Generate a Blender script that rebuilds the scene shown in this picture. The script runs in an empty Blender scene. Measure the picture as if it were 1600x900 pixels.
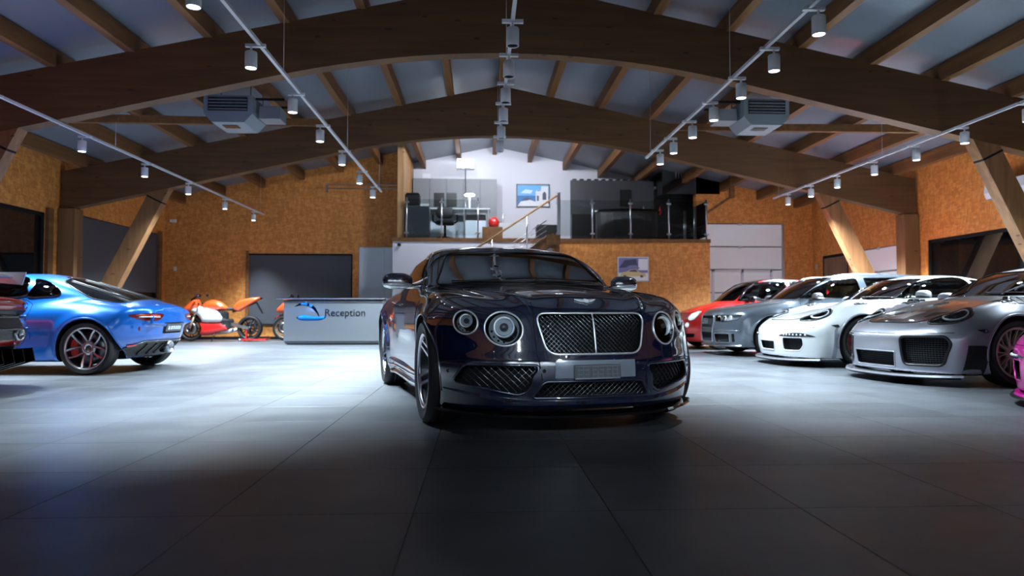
import bpy, bmesh, math, random
import numpy as np
from mathutils import Vector, Matrix
from mathutils.geometry import delaunay_2d_cdt
random.seed(7)
rng = np.random.default_rng(7)
PI = math.pi
SC = bpy.context.scene
COL = SC.collection

# ------------------------------------------------------------ camera, world, exposure
cd = bpy.data.cameras.new('camera'); cam = bpy.data.objects.new('camera', cd); COL.objects.link(cam)
cd.sensor_width = 36; cd.lens = 36*1080/1600
cam.location = (0, 0, 0.78)
cam.rotation_euler = (PI/2+math.atan(37/1080), 0, -math.atan(50/1080))
cd.clip_start = .05; cd.clip_end = 200
cd.dof.use_dof = True; cd.dof.focus_distance = 4.9; cd.dof.aperture_fstop = 2.2
SC.camera = cam
wd = bpy.data.worlds.new('night'); SC.world = wd; wd.use_nodes = True
wd.node_tree.nodes['Background'].inputs[0].default_value = (.02, .03, .06, 1)
wd.node_tree.nodes['Background'].inputs[1].default_value = .25
SC.view_settings.view_transform = 'Standard'; SC.view_settings.look = 'None'
SC.view_settings.gamma = 1; SC.view_settings.exposure = 1.15
SPOT_W = 1000.0; SPOT_DEG = 80       # radiant power of one lit track spotlight
LAMP_COL = (.76, .91, 1.0)
# hall: x from XL to XR, y to YB; pitched roof with the ridge at XC
XL, XR, YB, XC, YF = -8.85, 9.75, 19.8, .45, -9.0
def roof_z(x, z0=5.95): return z0-.212*abs(x-XC)

# ------------------------------------------------------------ materials
def nt(name):
    m = bpy.data.materials.new(name); m.use_nodes = True
    t = m.node_tree; b = t.nodes['Principled BSDF']
    return m, t, b
def mat(name, col, rough=.5, metal=0, coat=0, emit=None, es=0, spec=.5, coatr=.03):
    m, t, b = nt(name)
    b.inputs['Base Color'].default_value = (*col, 1); b.inputs['Roughness'].default_value = rough
    b.inputs['Metallic'].default_value = metal; b.inputs['Coat Weight'].default_value = coat
    b.inputs['Coat Roughness'].default_value = coatr; b.inputs['Specular IOR Level'].default_value = spec
    if emit: b.inputs['Emission Color'].default_value = (*emit, 1); b.inputs['Emission Strength'].default_value = es
    return m
def N(t, kind, **k):
    n = t.nodes.new(kind)
    for a, v in k.items(): setattr(n, a, v)
    return n
def ramp(t, pts):
    r = N(t, 'ShaderNodeValToRGB'); e = r.color_ramp.elements
    while len(e) < len(pts): e.new(.5)
    for q, (p, c) in zip(e, pts): q.position = p; q.color = (*c, 1)
    return r
def mapped(t, scale, rot=(0, 0, 0), coord='Object'):
    tc = N(t, 'ShaderNodeTexCoord'); mp = N(t, 'ShaderNodeMapping')
    mp.inputs['Scale'].default_value = scale; mp.inputs['Rotation'].default_value = rot
    t.links.new(tc.outputs[coord], mp.inputs[0]); return mp.outputs[0]
def wood(name, c1, c2, scale, knots=True):
    m, t, b = nt(name); L = t.links.new
    v = mapped(t, scale)
    n = N(t, 'ShaderNodeTexNoise'); n.inputs['Scale'].default_value = 1.0; n.inputs['Detail'].default_value = 6; n.inputs['Distortion'].default_value = .6
    L(v, n.inputs['Vector'])
    r = ramp(t, [(.3, c1), (.55, c2), (.75, tuple(x*.7 for x in c2))]); L(n.outputs[0], r.inputs[0])
    out = r.outputs[0]
    if knots:
        v2 = mapped(t, (1.4, 1.4, 4.5))
        k = N(t, 'ShaderNodeTexVoronoi'); k.inputs['Scale'].default_value = 1.3; L(v2, k.inputs['Vector'])
        kr = ramp(t, [(.0, (.25, .15, .1)), (.07, (.35, .25, .2)), (.1, (1, 1, 1))]); L(k.outputs['Distance'], kr.inputs[0])
        mx = N(t, 'ShaderNodeMix', data_type='RGBA', blend_type='MULTIPLY'); mx.inputs[0].default_value = 1
        L(out, mx.inputs[6]); L(kr.outputs[0], mx.inputs[7]); out = mx.outputs[2]
    L(out, b.inputs['Base Color']); b.inputs['Roughness'].default_value = .62
    return m
def osb(name, c1, c2, c3):
    m, t, b = nt(name); L = t.links.new
    cols = []
    tc = N(t, 'ShaderNodeTexCoord')
    for i, (sc, rot) in enumerate([((9, 9, 22), (.0, .5, .3)), ((20, 20, 8), (.2, -.4, .1))]):
        mp = N(t, 'ShaderNodeMapping'); mp.inputs['Scale'].default_value = sc; mp.inputs['Rotation'].default_value = rot
        L(tc.outputs['Object'], mp.inputs[0])
        v = N(t, 'ShaderNodeTexVoronoi'); v.inputs['Scale'].default_value = 1; L(mp.outputs[0], v.inputs['Vector']); cols.append(v.outputs['Color'])
    mx = N(t, 'ShaderNodeMix', data_type='RGBA'); mx.inputs[0].default_value = .5; L(cols[0], mx.inputs[6]); L(cols[1], mx.inputs[7])
    sep = N(t, 'ShaderNodeSeparateColor'); L(mx.outputs[2], sep.inputs[0])
    r = ramp(t, [(.15, c1), (.5, c2), (.85, c3)]); L(sep.outputs[0], r.inputs[0])
    L(r.outputs[0], b.inputs['Base Color']); b.inputs['Roughness'].default_value = .55
    bp = N(t, 'ShaderNodeBump'); bp.inputs['Strength'].default_value = .15; bp.inputs['Distance'].default_value = .003
    L(sep.outputs[1], bp.inputs['Height']); L(bp.outputs[0], b.inputs['Normal'])
    return m
def glassy(name, tint=(.35, .4, .4), refl=1.0, rough=.0, ior=1.5):
    m = bpy.data.materials.new(name); m.use_nodes = True; t = m.node_tree; t.nodes.clear(); L = t.links.new
    o = N(t, 'ShaderNodeOutputMaterial'); tr = N(t, 'ShaderNodeBsdfTransparent'); gl = N(t, 'ShaderNodeBsdfGlossy')
    fr = N(t, 'ShaderNodeFresnel'); fr.inputs[0].default_value = ior; mx = N(t, 'ShaderNodeMixShader')
    tr.inputs[0].default_value = (*tint, 1); gl.inputs['Roughness'].default_value = rough; gl.inputs[0].default_value = (refl, refl, refl, 1)
    L(fr.outputs[0], mx.inputs[0]); L(tr.outputs[0], mx.inputs[1]); L(gl.outputs[0], mx.inputs[2]); L(mx.outputs[0], o.inputs[0])
    return m
def paint(name, col, metal=.0, rough=.35, flake=0, coat=1.0, spec=.5, ior=1.7):
    m = mat(name, col, rough, metal, coat, spec=spec); m.node_tree.nodes['Principled BSDF'].inputs['Coat IOR'].default_value = ior; return m
M = {}
M['osb'] = osb('osb_board', (.44, .155, .03), (.54, .205, .045), (.66, .275, .07))
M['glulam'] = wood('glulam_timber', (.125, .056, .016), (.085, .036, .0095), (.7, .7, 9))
M['glulam_side'] = wood('pale_timber', (.42, .25, .11), (.32, .18, .075), (9, 9, .7))
M['purlin'] = wood('purlin_timber', (.20, .085, .022), (.13, .052, .013), (9, .6, 9), False)
M['deck'] = mat('roof_membrane', (.135, .152, .185), .35)
M['white'] = mat('white_wall', (.66, .66, .72), .6)
M['lightgrey'] = mat('light_grey_lacquer', (.62, .72, .80), .4)
M['grey'] = mat('grey_cabinet', (.19, .20, .22), .45)
M['darkblind'] = mat('dark_blind', (.055, .06, .075), .55)
M['black'] = mat('black_plastic', (.008, .008, .009), .35)
M['gloss_black'] = mat('gloss_black', (.004, .004, .005), .08, coat=.5)
M['matblack'] = mat('matt_black', (.006, .006, .007), .8, spec=.2)
M['rubber'] = mat('tyre_rubber', (.014, .014, .016), .6, spec=.35)
M['chrome'] = mat('chrome', (.85, .86, .88), .06, 1)
M['alu'] = mat('brushed_aluminium', (.6, .62, .66), .28, 1)
M['rim'] = mat('silver_alloy', (.55, .56, .6), .25, 1)
M['darkrim'] = mat('dark_alloy', (.04, .04, .05), .25, .8, .5)
M['goldrim'] = mat('pale_gold_alloy', (.40, .33, .25), .45, .3)
M['disc'] = mat('brake_disc', (.25, .25, .27), .3, 1)
M['red_cal'] = mat('red_caliper', (.6, .03, .02), .3, coat=.5)
M['blue_cal'] = mat('blue_caliper', (.01, .08, .5), .3, coat=.5)
M['spotwhite'] = mat('white_lamp_housing', (.62, .64, .68), .4)
M['track'] = mat('white_track', (.5, .5, .54), .4)
M['glow'] = mat('lit_lamp_face', (1, 1, 1), .5, emit=(.86, .94, 1), es=9)
M['glow_panel'] = mat('lit_panel', (1, 1, 1), .5, emit=(.85, .93, 1), es=5)
M['panelgrey'] = mat('plate_surround', (.17, .195, .24), .22, .2, coat=.6)
M['wallgrey'] = mat('dark_wall_grey', (.045, .045, .05), .4)
M['brace'] = wood('brace_timber', (.24, .115, .045), (.18, .08, .028), (9, 9, .7))
M['navy'] = paint('navy_paint', (.0018, .0055, .028), 0, .3, ior=4.0, spec=.1)
M['blue'] = paint('blue_metallic_paint', (.0, .125, .55), .35, .3)
M['silver'] = paint('silver_paint', (.31, .32, .37), .55, .34)
M['whitep'] = paint('white_paint', (.56, .59, .61), 0, .35)
M['greyp'] = paint('dark_grey_paint', (.115, .14, .175), .6, .3)
M['redp'] = paint('red_paint', (.62, .012, .012), 0, .3)
M['pinkp'] = paint('magenta_paint', (.62, .01, .30), .1, .3)
M['carbon'] = paint('dark_carbon', (.03, .026, .028), .1, .3)
M['orange'] = paint('orange_red_paint', (.85, .09, .015), 0, .3)
M['glass_dark'] = glassy('tinted_windscreen', (.16, .18, .18), 1, ior=3.0)
M['screen_glass'] = glassy('mirroring_windscreen', (.14, .16, .16), 1, ior=8.0)
M['glass'] = glassy('clear_car_glass', (.5, .56, .55), 1, ior=1.5)
M['lens'] = glassy('lamp_lens', (.85, .88, .9), 1, ior=1.45)
M['pane'] = glassy('balustrade_glass', (.84, .88, .88), 1, ior=1.4)
M['lampchrome'] = mat('lamp_reflector', (.72, .75, .8), .3, .25)
M['satin'] = mat('satin_chrome', (.82, .83, .85), .3, .7)
M['lampdark'] = mat('lamp_housing_dark', (.02, .022, .026), .2, coat=.6)
M['lamplit'] = mat('bright_lamp_reflector', (.8, .82, .85), .3, .6, emit=(.9, .95, 1), es=.25)
M['tan'] = mat('tan_leather', (.42, .24, .10), .5)
M['darkleather'] = mat('dark_leather', (.02, .02, .024), .5)
M['redlens'] = mat('red_lamp_lens', (.10, .006, .006), .1, coat=1)
M['mesh'] = mat('dark_chrome_mesh', (.16, .17, .19), .22, 1)
M['vent'] = mat('dark_vent_mesh', (.05, .055, .065), .4, .4)
M['plate'] = mat('plate_frame', (.07, .075, .08), .35, .2)
M['cream'] = mat('cream_panel', (.84, .87, .88), .5)
M['darkredp'] = paint('dark_red_paint', (.36, .008, .01), 0, .3)

# ------------------------------------------------------------ mesh helpers
def tag(o, label=None, cat=None, group=None, kind=None):
    if label: o['label'] = label
    if cat: o['category'] = cat
    if group: o['group'] = group
    if kind: o['kind'] = kind
    return o
def empty(name, loc=(0, 0, 0), rz=0, label=None, cat=None, group=None):
    o = bpy.data.objects.new(name, None); COL.objects.link(o); o.location = loc; o.rotation_euler = (0, 0, rz)
    o.empty_display_size = .1
    return tag(o, label, cat, group)
def link(name, me, parent=None, loc=(0, 0, 0), rot=(0, 0, 0)):
    o = bpy.data.objects.new(name, me); COL.objects.link(o); o.parent = parent; o.location = loc; o.rotation_euler = rot
    return o
class MB:
    """collects simple solids and links them as one mesh object"""
    def __init__(s): s.v = []; s.f = []; s.sm = []
    def add(s, v, f, smooth=False):
        n = len(s.v); s.v += [tuple(p) for p in v]; s.f += [tuple(i+n for i in q) for q in f]; s.sm += [smooth]*len(f); return s
    def box(s, c, d, rz=0, ry=0, rx=0, bev=0):
        R = Matrix.Rotation(rz, 3, 'Z') @ Matrix.Rotation(ry, 3, 'Y') @ Matrix.Rotation(rx, 3, 'X')
        if bev:
            b = bev; V = []; F = []
            # chamfered box
            hx, hy, hz = d[0]/2, d[1]/2, d[2]/2
            idx = {}
            for sx in (-1, 1):
                for sy in (-1, 1):
                    for sz in (-1, 1):
                        for ax in range(3):
                            p = [sx*(hx-b), sy*(hy-b), sz*(hz-b)]; p[ax] = (sx*hx, sy*hy, sz*hz)[ax]
                            idx[(sx, sy, sz, ax)] = len(V); V.append(p)
            def q(*k): F.append([idx[i] for i in k])
            for a in (-1, 1):
                q((a, -1, -1, 0), (a, 1, -1, 0), (a, 1, 1, 0), (a, -1, 1, 0)); q((-1, a, -1, 1), (1, a, -1, 1), (1, a, 1, 1), (-1, a, 1, 1)); q((-1, -1, a, 2), (1, -1, a, 2), (1, 1, a, 2), (-1, 1, a, 2))
            for a in (-1, 1):
                for c2 in (-1, 1):
                    q((a, c2, -1, 0), (a, c2, 1, 0), (a, c2, 1, 1), (a, c2, -1, 1)); q((a, -1, c2, 0), (a, 1, c2, 0), (a, 1, c2, 2), (a, -1, c2, 2)); q((-1, a, c2, 1), (1, a, c2, 1), (1, a, c2, 2), (-1, a, c2, 2))
            for sx in (-1, 1):
                for sy in (-1, 1):
                    for sz in (-1, 1): q((sx, sy, sz, 0), (sx, sy, sz, 1), (sx, sy, sz, 2))
            G = []
            for f in F:
                P = [Vector(V[i]) for i in f]; n = (P[1]-P[0]).cross(P[2]-P[0]); cc = sum(P, Vector())/len(P)
                G.append(f if n.dot(cc) > 0 else f[::-1])
            s.add([Vector(c)+R @ Vector(p) for p in V], G); return s
        V = [Vector(c)+R @ Vector((x*d[0]/2, y*d[1]/2, z*d[2]/2)) for x in (-1, 1) for y in (-1, 1) for z in (-1, 1)]
        s.add(V, [(0, 1, 3, 2), (4, 6, 7, 5), (0, 4, 5, 1), (2, 3, 7, 6), (0, 2, 6, 4), (1, 5, 7, 3)]); return s
    def bb(s, x0, x1, y0, y1, z0, z1, bev=0): return s.box(((x0+x1)/2, (y0+y1)/2, (z0+z1)/2), (x1-x0, y1-y0, z1-z0), bev=bev)
    def beam(s, a, b, w, h, up=(0, 0, 1)):
        a = Vector(a); b = Vector(b); d = (b-a).normalized(); r = d.cross(Vector(up)).normalized(); u = r.cross(d)
        V = []
        for p in (a, b):
            for (i, j) in ((-1, -1), (1, -1), (1, 1), (-1, 1)): V.append(p+r*i*w/2+u*j*h/2)
        s.add(V, [(0, 3, 2, 1), (4, 5, 6, 7), (0, 1, 5, 4), (1, 2, 6, 5), (2, 3, 7, 6), (3, 0, 4, 7)]); return s
    def tube(s, pts, r, n=8, closed=False, cap=True):
        P = [Vector(p) for p in pts]; m = len(P); V = []; up = None
        for i, p in enumerate(P):
            if closed: t = (P[(i+1) % m]-P[i-1])
            else: t = (P[min(i+1, m-1)]-P[max(i-1, 0)])
            t = t.normalized() if t.length > 1e-9 else Vector((0, 0, 1))
            if up is None: up = Vector((0, 0, 1)) if abs(t.z) < .9 else Vector((1, 0, 0))
            u = up-t*up.dot(t)
            if u.length < 1e-6: u = t.orthogonal()
            u.normalize(); up = u; w = t.cross(u); rr = r[i] if hasattr(r, '__len__') else r
            for k in range(n): a = 2*PI*k/n; V.append(p+u*math.cos(a)*rr+w*math.sin(a)*rr)
        F = []
        for i in range(m if closed else m-1):
            j = (i+1) % m
            for k in range(n): F.append((i*n+k, i*n+(k+1) % n, j*n+(k+1) % n, j*n+k))
        s.add(V, F, True)
        if cap and not closed:
            b = len(s.v)-m*n
            s.f += [tuple(b+k for k in range(n))[::-1], tuple(b+(m-1)*n+k for k in range(n))]; s.sm += [False, False]
        return s
    def lathe(s, prof, axis='Z', c=(0, 0, 0), n=32, closed=False, smooth=True):
        """prof = list of (r, h); revolve about the axis through c"""
        V = []; m = len(prof); c = Vector(c)
        for k in range(n):
            a = 2*PI*k/n; ca, sa = math.cos(a), math.sin(a)
            for r, h in prof:
                V.append(c+Vector({'Z': (r*ca, r*sa, h), 'Y': (r*sa, h, r*ca), 'X': (h, r*ca, r*sa)}[axis]))
        F = []
        for k in range(n):
            k2 = (k+1) % n
            for i in range(m if closed else m-1):
                j = (i+1) % m
                F.append((k*m+i, k2*m+i, k2*m+j, k*m+j))
        s.add(V, F, smooth); return s
    def ball(s, c, r, nu=20, nv=12, p=1.0):
        V = []; F = []
        for j in range(nv+1):
            b = PI*(j/nv-.5)
            for i in range(nu):
                a = 2*PI*i/nu
                x, y, z = math.cos(b)*math.cos(a), math.cos(b)*math.sin(a), math.sin(b)
                sg = lambda q: math.copysign(abs(q)**p, q)
                V.append((c[0]+r[0]*sg(x), c[1]+r[1]*sg(y), c[2]+r[2]*sg(z)))
        for j in range(nv):
            for i in range(nu): F.append((j*nu+i, j*nu+(i+1) % nu, (j+1)*nu+(i+1) % nu, (j+1)*nu+i))
        s.add(V, F, True); return s
    def prism(s, pts, axis, a, b):
        """pts 2D outline extruded along axis from a to b; X:(y,z) Y:(x,z) Z:(x,y)"""
        n = len(pts)
        g = {'X': lambda p, h: (h, p[0], p[1]), 'Y': lambda p, h: (p[0], h, p[1]), 'Z': lambda p, h: (p[0], p[1], h)}[axis]
        V = [g(p, a) for p in pts]+[g(p, b) for p in pts]
        s.add(V, [tuple(range(n)), tuple(range(2*n-1, n-1, -1))]+[(i, i+n, (i+1) % n+n, (i+1) % n) for i in range(n)]); return s
    def mesh(s, name, m, fix=True):
        me = bpy.data.meshes.new(name); me.from_pydata(s.v, [], s.f)
        me.polygons.foreach_set('use_smooth', s.sm)
        for x in (m if isinstance(m, (list, tuple)) else [m]): me.materials.append(x)
        if fix:
            bm = bmesh.new(); bm.from_mesh(me); bmesh.ops.recalc_face_normals(bm, faces=bm.faces); bm.to_mesh(me); bm.free()
        return me
    def build(s, name, m, parent=None, loc=(0, 0, 0), rot=(0, 0, 0), fix=True, kind=None):
        o = link(name, s.mesh(name, m, fix), parent, loc, rot)
        if kind: o['kind'] = kind
        return o
def resample(pts, step, closed=True):
    P = [np.array(p, float) for p in pts]; out = []
    n = len(P)
    for i in range(n if closed else n-1):
        a, b = P[i], P[(i+1) % n]; k = max(1, int(np.ceil(np.linalg.norm(b-a)/step)))
        out += [a+(b-a)*t/k for t in range(k)]
    if not closed: out.append(P[-1])
    return np.array(out)
def smooth_poly(pts, n=6, closed=True):
    """Catmull-Rom through the points"""
    P = [np.array(p, float) for p in pts]; m = len(P); out = []
    for i in range(m if closed else m-1):
        if closed: a, b, c, d = P[i-1], P[i], P[(i+1) % m], P[(i+2) % m]
        else: a, b, c, d = P[max(i-1, 0)], P[i], P[i+1], P[min(i+2, m-1)]
        for k in range(n):
            t = k/n; out.append(.5*((2*b)+(-a+c)*t+(2*a-5*b+4*c-d)*t*t+(-a+3*b-3*c+d)*t**3))
    if not closed: out.append(P[-1])
    return np.array(out)
def rounded(pts, r, n=4):
    """polygon with rounded corners"""
    P = [np.array(p, float) for p in pts]; m = len(P); out = []
    for i in range(m):
        a, b, c = P[i-1], P[i], P[(i+1) % m]
        da = (a-b); dc = (c-b); la = np.linalg.norm(da); lc = np.linalg.norm(dc); q = min(r, la*.45, lc*.45)
        p0 = b+da/la*q; p1 = b+dc/lc*q
        for k in range(n+1):
            t = k/n; out.append((1-t)**2*p0+2*t*(1-t)*b+t*t*p1)
    return np.array(out)
def inside(poly, pts):
    x, y = pts[:, 0], pts[:, 1]; r = np.zeros(len(pts), bool); n = len(poly)
    for i in range(n):
        x0, y0 = poly[i]; x1, y1 = poly[(i+1) % n]
        if y0 == y1: continue
        c = ((y0 > y) != (y1 > y)) & (x < (x1-x0)*(y-y0)/(y1-y0)+x0); r ^= c
    return r
def edge_dist(poly, pts):
    d = np.full(len(pts), 1e9); n = len(poly)
    for i in range(n):
        a = poly[i]; b = poly[(i+1) % n]; ab = b-a; L2 = max(ab@ab, 1e-12)
        t = np.clip(((pts-a)@ab)/L2, 0, 1); q = a+t[:, None]*ab; d = np.minimum(d, np.hypot(*(pts-q).T))
    return d
def cdt(outline, step):
    """triangulate an outline with interior grid points -> pts, tris, number of outline points"""
    o = resample(outline, step); lo = o.min(0); hi = o.max(0)
    gx = np.arange(lo[0]+step*.37, hi[0], step); gy = np.arange(lo[1]+step*.41, hi[1], step)
    g = np.array(np.meshgrid(gx, gy)).reshape(2, -1).T
    if len(g): g = g[inside(o, g)]
    if len(g): g = g[edge_dist(o, g) > step*.45]
    allp = np.vstack([o, g]) if len(g) else o
    n = len(o)
    vs, es, fs, *_ = delaunay_2d_cdt([Vector(p) for p in allp], [(i, (i+1) % n) for i in range(n)], [list(range(n))], 1, 1e-6)
    P = np.array([tuple(v) for v in vs])
    if len(P) != len(allp):
        pass
    cen = np.array([P[list(f)].mean(0) for f in fs]); ok = inside(o, cen)
    return P, [tuple(f) for f, k in zip(fs, ok) if k], n
def puffy(name, outline, hw, bev, m, parent=None, step=.03, axis='Y', off=0., p=2., loc=(0, 0, 0), rot=(0, 0, 0)):
    """rounded solid: an outline swelling to +-hw away from its edge"""
    P, T, n = cdt(outline, step); o = resample(outline, step)
    d = edge_dist(o, P); t = np.clip(d/bev, 0, 1); h = hw*(1-(1-t)**p)**(1/p)
    h[:n] = 0
    g = {'Y': lambda p, q: (p[0], q, p[1]), 'X': lambda p, q: (q, p[0], p[1]), 'Z': lambda p, q: (p[0], p[1], q)}[axis]
    V = [g(q, off+e) for q, e in zip(P, h)]; k = len(V); mp = {}
    for i, (q, e) in enumerate(zip(P, h)):
        if e < 1e-9: mp[i] = i
        else: mp[i] = len(V); V.append(g(q, off-e))
    F = list(T)+[tuple(mp[i] for i in f)[::-1] for f in T]
    b = MB(); b.add(V, F, True)
    return b.build(name, m, parent, loc, rot)
# ------------------------------------------------------------ the hall
def struct(o): o['kind'] = 'structure'; return o
# floor: slab plus tiles of 0.765 m laid with 3 mm joints
fl = struct(MB().bb(XL-1, XR+1, YF, YB+4, -.12, -.012).build('floor', mat('joint_mortar', (.12, .125, .14), .7)))
tm, tt, tb = nt('anthracite_stone_tile')
v = mapped(tt, (1, 1, 1)); n1 = N(tt, 'ShaderNodeTexNoise'); n1.inputs['Scale'].default_value = 1.6; n1.inputs['Detail'].default_value = 6
geo = N(tt, 'ShaderNodeNewGeometry'); tt.links.new(geo.outputs['Position'], n1.inputs['Vector'])
r1 = ramp(tt, [(.3, (.066, .072, .082)), (.7, (.098, .106, .12))]); tt.links.new(n1.outputs[0], r1.inputs[0])
oi = N(tt, 'ShaderNodeObjectInfo'); mu = N(tt, 'ShaderNodeMapRange'); mu.inputs[3].default_value = .86; mu.inputs[4].default_value = 1.1
tt.links.new(oi.outputs['Random'], mu.inputs[0])
mm = N(tt, 'ShaderNodeMix', data_type='RGBA', blend_type='MULTIPLY'); mm.inputs[0].default_value = 1
tt.links.new(r1.outputs[0], mm.inputs[6]); tt.links.new(mu.outputs[0], mm.inputs[7]); tt.links.new(mm.outputs[2], tb.inputs['Base Color'])
n2 = N(tt, 'ShaderNodeTexNoise'); n2.inputs['Scale'].default_value = 3.5; n2.inputs['Detail'].default_value = 5; tt.links.new(geo.outputs['Position'], n2.inputs['Vector'])
r2 = N(tt, 'ShaderNodeMapRange'); r2.inputs[3].default_value = .30; r2.inputs[4].default_value = .46; tt.links.new(n2.outputs[0], r2.inputs[0]); tt.links.new(r2.outputs[0], tb.inputs['Roughness'])
bp = N(tt, 'ShaderNodeBump'); bp.inputs['Strength'].default_value = .06; bp.inputs['Distance'].default_value = .004; tt.links.new(n2.outputs[0], bp.inputs['Height']); tt.links.new(bp.outputs[0], tb.inputs['Normal'])
TS = .765
tile_me = MB().box((0, 0, -.006), (TS-.0028, TS-.0028, .012), bev=.0012).mesh('tile', tm)
cells = []
i0 = int(math.floor((XL+.257)/TS))-1
for i in range(i0, i0+28):
    for j in range(-18, 24):
        x = -.257+(i+.5)*TS; y = 4.25+(j+.5-3)*TS
        if XL-.4 < x < XR+.4 and YF < y < YB+2: cells.append((x, y))
vis = [c for c in cells if c[1] > .7 and abs(c[0]-.05*c[1]) < c[1]*.85+.5]
vis.sort(key=lambda c: c[0]**2+c[1]**2)
near = set(vis[:290])
for c in vis[:290]: link('tile', tile_me, fl, (c[0], c[1], 0))
b = MB()
for c in cells:
    if c not in near: b.box((c[0], c[1], -.006), (TS-.0028, TS-.0028, .012))
b.build('tile', tm, fl, kind='stuff')

# walls (openings left where the windows and doors are)
T = .3
def wall_y(name, x, side, segs, ztop, m=M['osb']):
    """wall along Y built from boxes around openings: segs = [(y0,y1,z0,z1)] of solid"""
    b = MB()
    for y0, y1, z0, z1 in segs: b.bb(min(x, x+side*T), max(x, x+side*T), y0, y1, z0, z1)
    return struct(b.build(name, m))
zt = roof_z(XL, 6.0)
wall_y('wall_left', XL, -1, [(15.35, 19.45, 2.92, zt), (15.35, 19.45, 0, .9), (19.45, YB+.3, 0, zt), (14.45, 15.35, 0, zt), (YF, 14.45, 2.8, zt), (YF, 14.45, 0, .35)], zt)
ztr = roof_z(XR, 6.0)
wall_y('wall_right', XR, 1, [(19.25, YB+.3, 0, ztr), (15.3, 19.25, 2.36, ztr), (14.6, 15.3, 0, ztr), (YF, 14.6, 2.34, ztr), (YF, 14.6, 0, .95), (17.75, 17.85, 0, 2.36)], ztr)
b = MB()
def gable(b, x0, x1, z0, y0=YB, y1=YB+.3, z0r=6.0):
    xs = [x0]+([XC] if x0 < XC < x1 else [])+[x1]
    pts = [(x0, z0), (x1, z0)]+[(x, roof_z(x, z0r)) for x in xs[::-1]]
    b.prism(pts, 'Y', y0, y1)
gable(b, XL-.3, -6.52, 0); gable(b, -6.52, -3.62, 2.42); b.bb(-6.52, -3.62, YB, YB+.3, 0, .42); gable(b, -3.62, -3.45, 0); gable(b, -3.45, -2.05, 2.62)
gable(b, 6.3, 8.9, 3.36); gable(b, 8.9, XR+.3, 0)
struct(b.build('wall_back', M['osb']))
b = MB(); b.bb(XL-.3, XR+.3, YF-.3, YF, 0, 6)
struct(b.build('wall_front', M['white']))
# mezzanine: white part on the left, OSB on the right, floor edge
struct(MB().bb(-2.34, 1.95, 18.6, 18.8, 0, 2.66).bb(-2.34, -2.14, 18.8, YB, 0, 2.66).build('wall_stairwell', M['white']))
struct(MB().bb(1.95, 6.28, 18.6, 18.8, 0, 2.66).bb(6.08, 6.28, 18.8, YB, 0, 2.66).build('wall_mezzanine', M['osb']))
struct(MB().bb(-2.36, 6.30, 18.57, 21.5, 2.66, 2.76).build('trim_1', M['purlin']))
b = MB(); gable(b, -2.3, 7.2, 2.76, 21.5, 21.7, 6.2)
struct(b.build('wall_office', M['white']))
# timber partition on the left edge and black partition at the right edge of the office
tp = empty('timber_partition', (-2.15, 18.9, 2.76), 0, 'pale timber partition of upright boards at the left edge of the office gallery', 'partition')
bm_ = MB().box((0, 0, 1.32), (.19, .27, 2.62), bev=.006).mesh('board', M['glulam_side'])
for k in range(9): link('board', bm_, tp, (0, k*.285, 0))
# roof: membrane between the purlins
b = MB()
for s, xe in ((-1, XL-.4), (1, XR+.4)):
    x0, x1 = (xe, XC) if s < 0 else (XC, xe)
    b.add([(x0, YF-.3, roof_z(x0)), (x1, YF-.3, roof_z(x1)), (x1, 22, roof_z(x1)), (x0, 22, roof_z(x0)),
           (x0, YF-.3, roof_z(x0)+.15), (x1, YF-.3, roof_z(x1)+.15), (x1, 22, roof_z(x1)+.15), (x0, 22, roof_z(x0)+.15)],
          [(0, 3, 2, 1), (4, 5, 6, 7), (0, 1, 5, 4), (1, 2, 6, 5), (2, 3, 7, 6), (3, 0, 4, 7)])
ceil = struct(b.build('ceiling', M['deck']))
for k in range(-9, 10):
    x = XC+k*1.1 if k else XC
    if not XL < x < XR: continue
    b = MB(); b.box((0, 0, 0), (.13, 30.6, .25), ry=0)
    b.build('purlin', M['purlin'], ceil, (x, 6.3, roof_z(x)-.135))
    # plywood trimmers closing the bay over each arch are left out: the deck runs on
ZL = 2.94
def arch_bottom(d): return 4.60-.033*d*d if d < 3.4 else 4.2185-.224*(d-3.4)
def arch(y, label, group='curved timber arches'):
    e = empty('timber_arch', (XC, y, 0), 0, label, 'beam')
    ds = [-9.25+18.5*i/72 for i in range(73)]
    b = MB()
    V = []; w = .11
    for d in ds:
        zb = arch_bottom(abs(d)); ztp = 5.70-.212*abs(d)
        for yy, zz in ((-w, zb), (w, zb), (w, ztp), (-w, ztp)): V.append((d, yy, zz))
    F = []
    for i in range(72):
        for k in range(4): F.append((i*4+k, i*4+(k+1) % 4, i*4+4+(k+1) % 4, i*4+4+k))
    F += [(0, 1, 2, 3), (288, 291, 290, 289)]
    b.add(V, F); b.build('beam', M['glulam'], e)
    # lamella joints of the glulam as thin shadow lines
    for s in (-1, 1):
        a = (s*7.18, 0, 3.50); c = (s*8.90, 0, 0.02)
        b = MB(); b.beam(a, c, .21, .34, up=(s, 0, 0)); b.build('brace', M['brace'], e)
        b = MB(); b.beam((s*7.355, 0, 3.15), (s*7.34, 0, 3.18), .215, .345, up=(s, 0, 0)); b.build('steel_plate', M['matblack'], e)
        b = MB(); b.bb(s*9.11-.17, s*9.11+.17, -.16, .16, 0, 2.95, bev=.008); b.build('post', M['brace'], e)
    return e
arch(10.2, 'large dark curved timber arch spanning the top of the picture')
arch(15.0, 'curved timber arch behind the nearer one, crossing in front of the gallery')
arch(5.4, 'curved timber arch overhead just above the camera')
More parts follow.
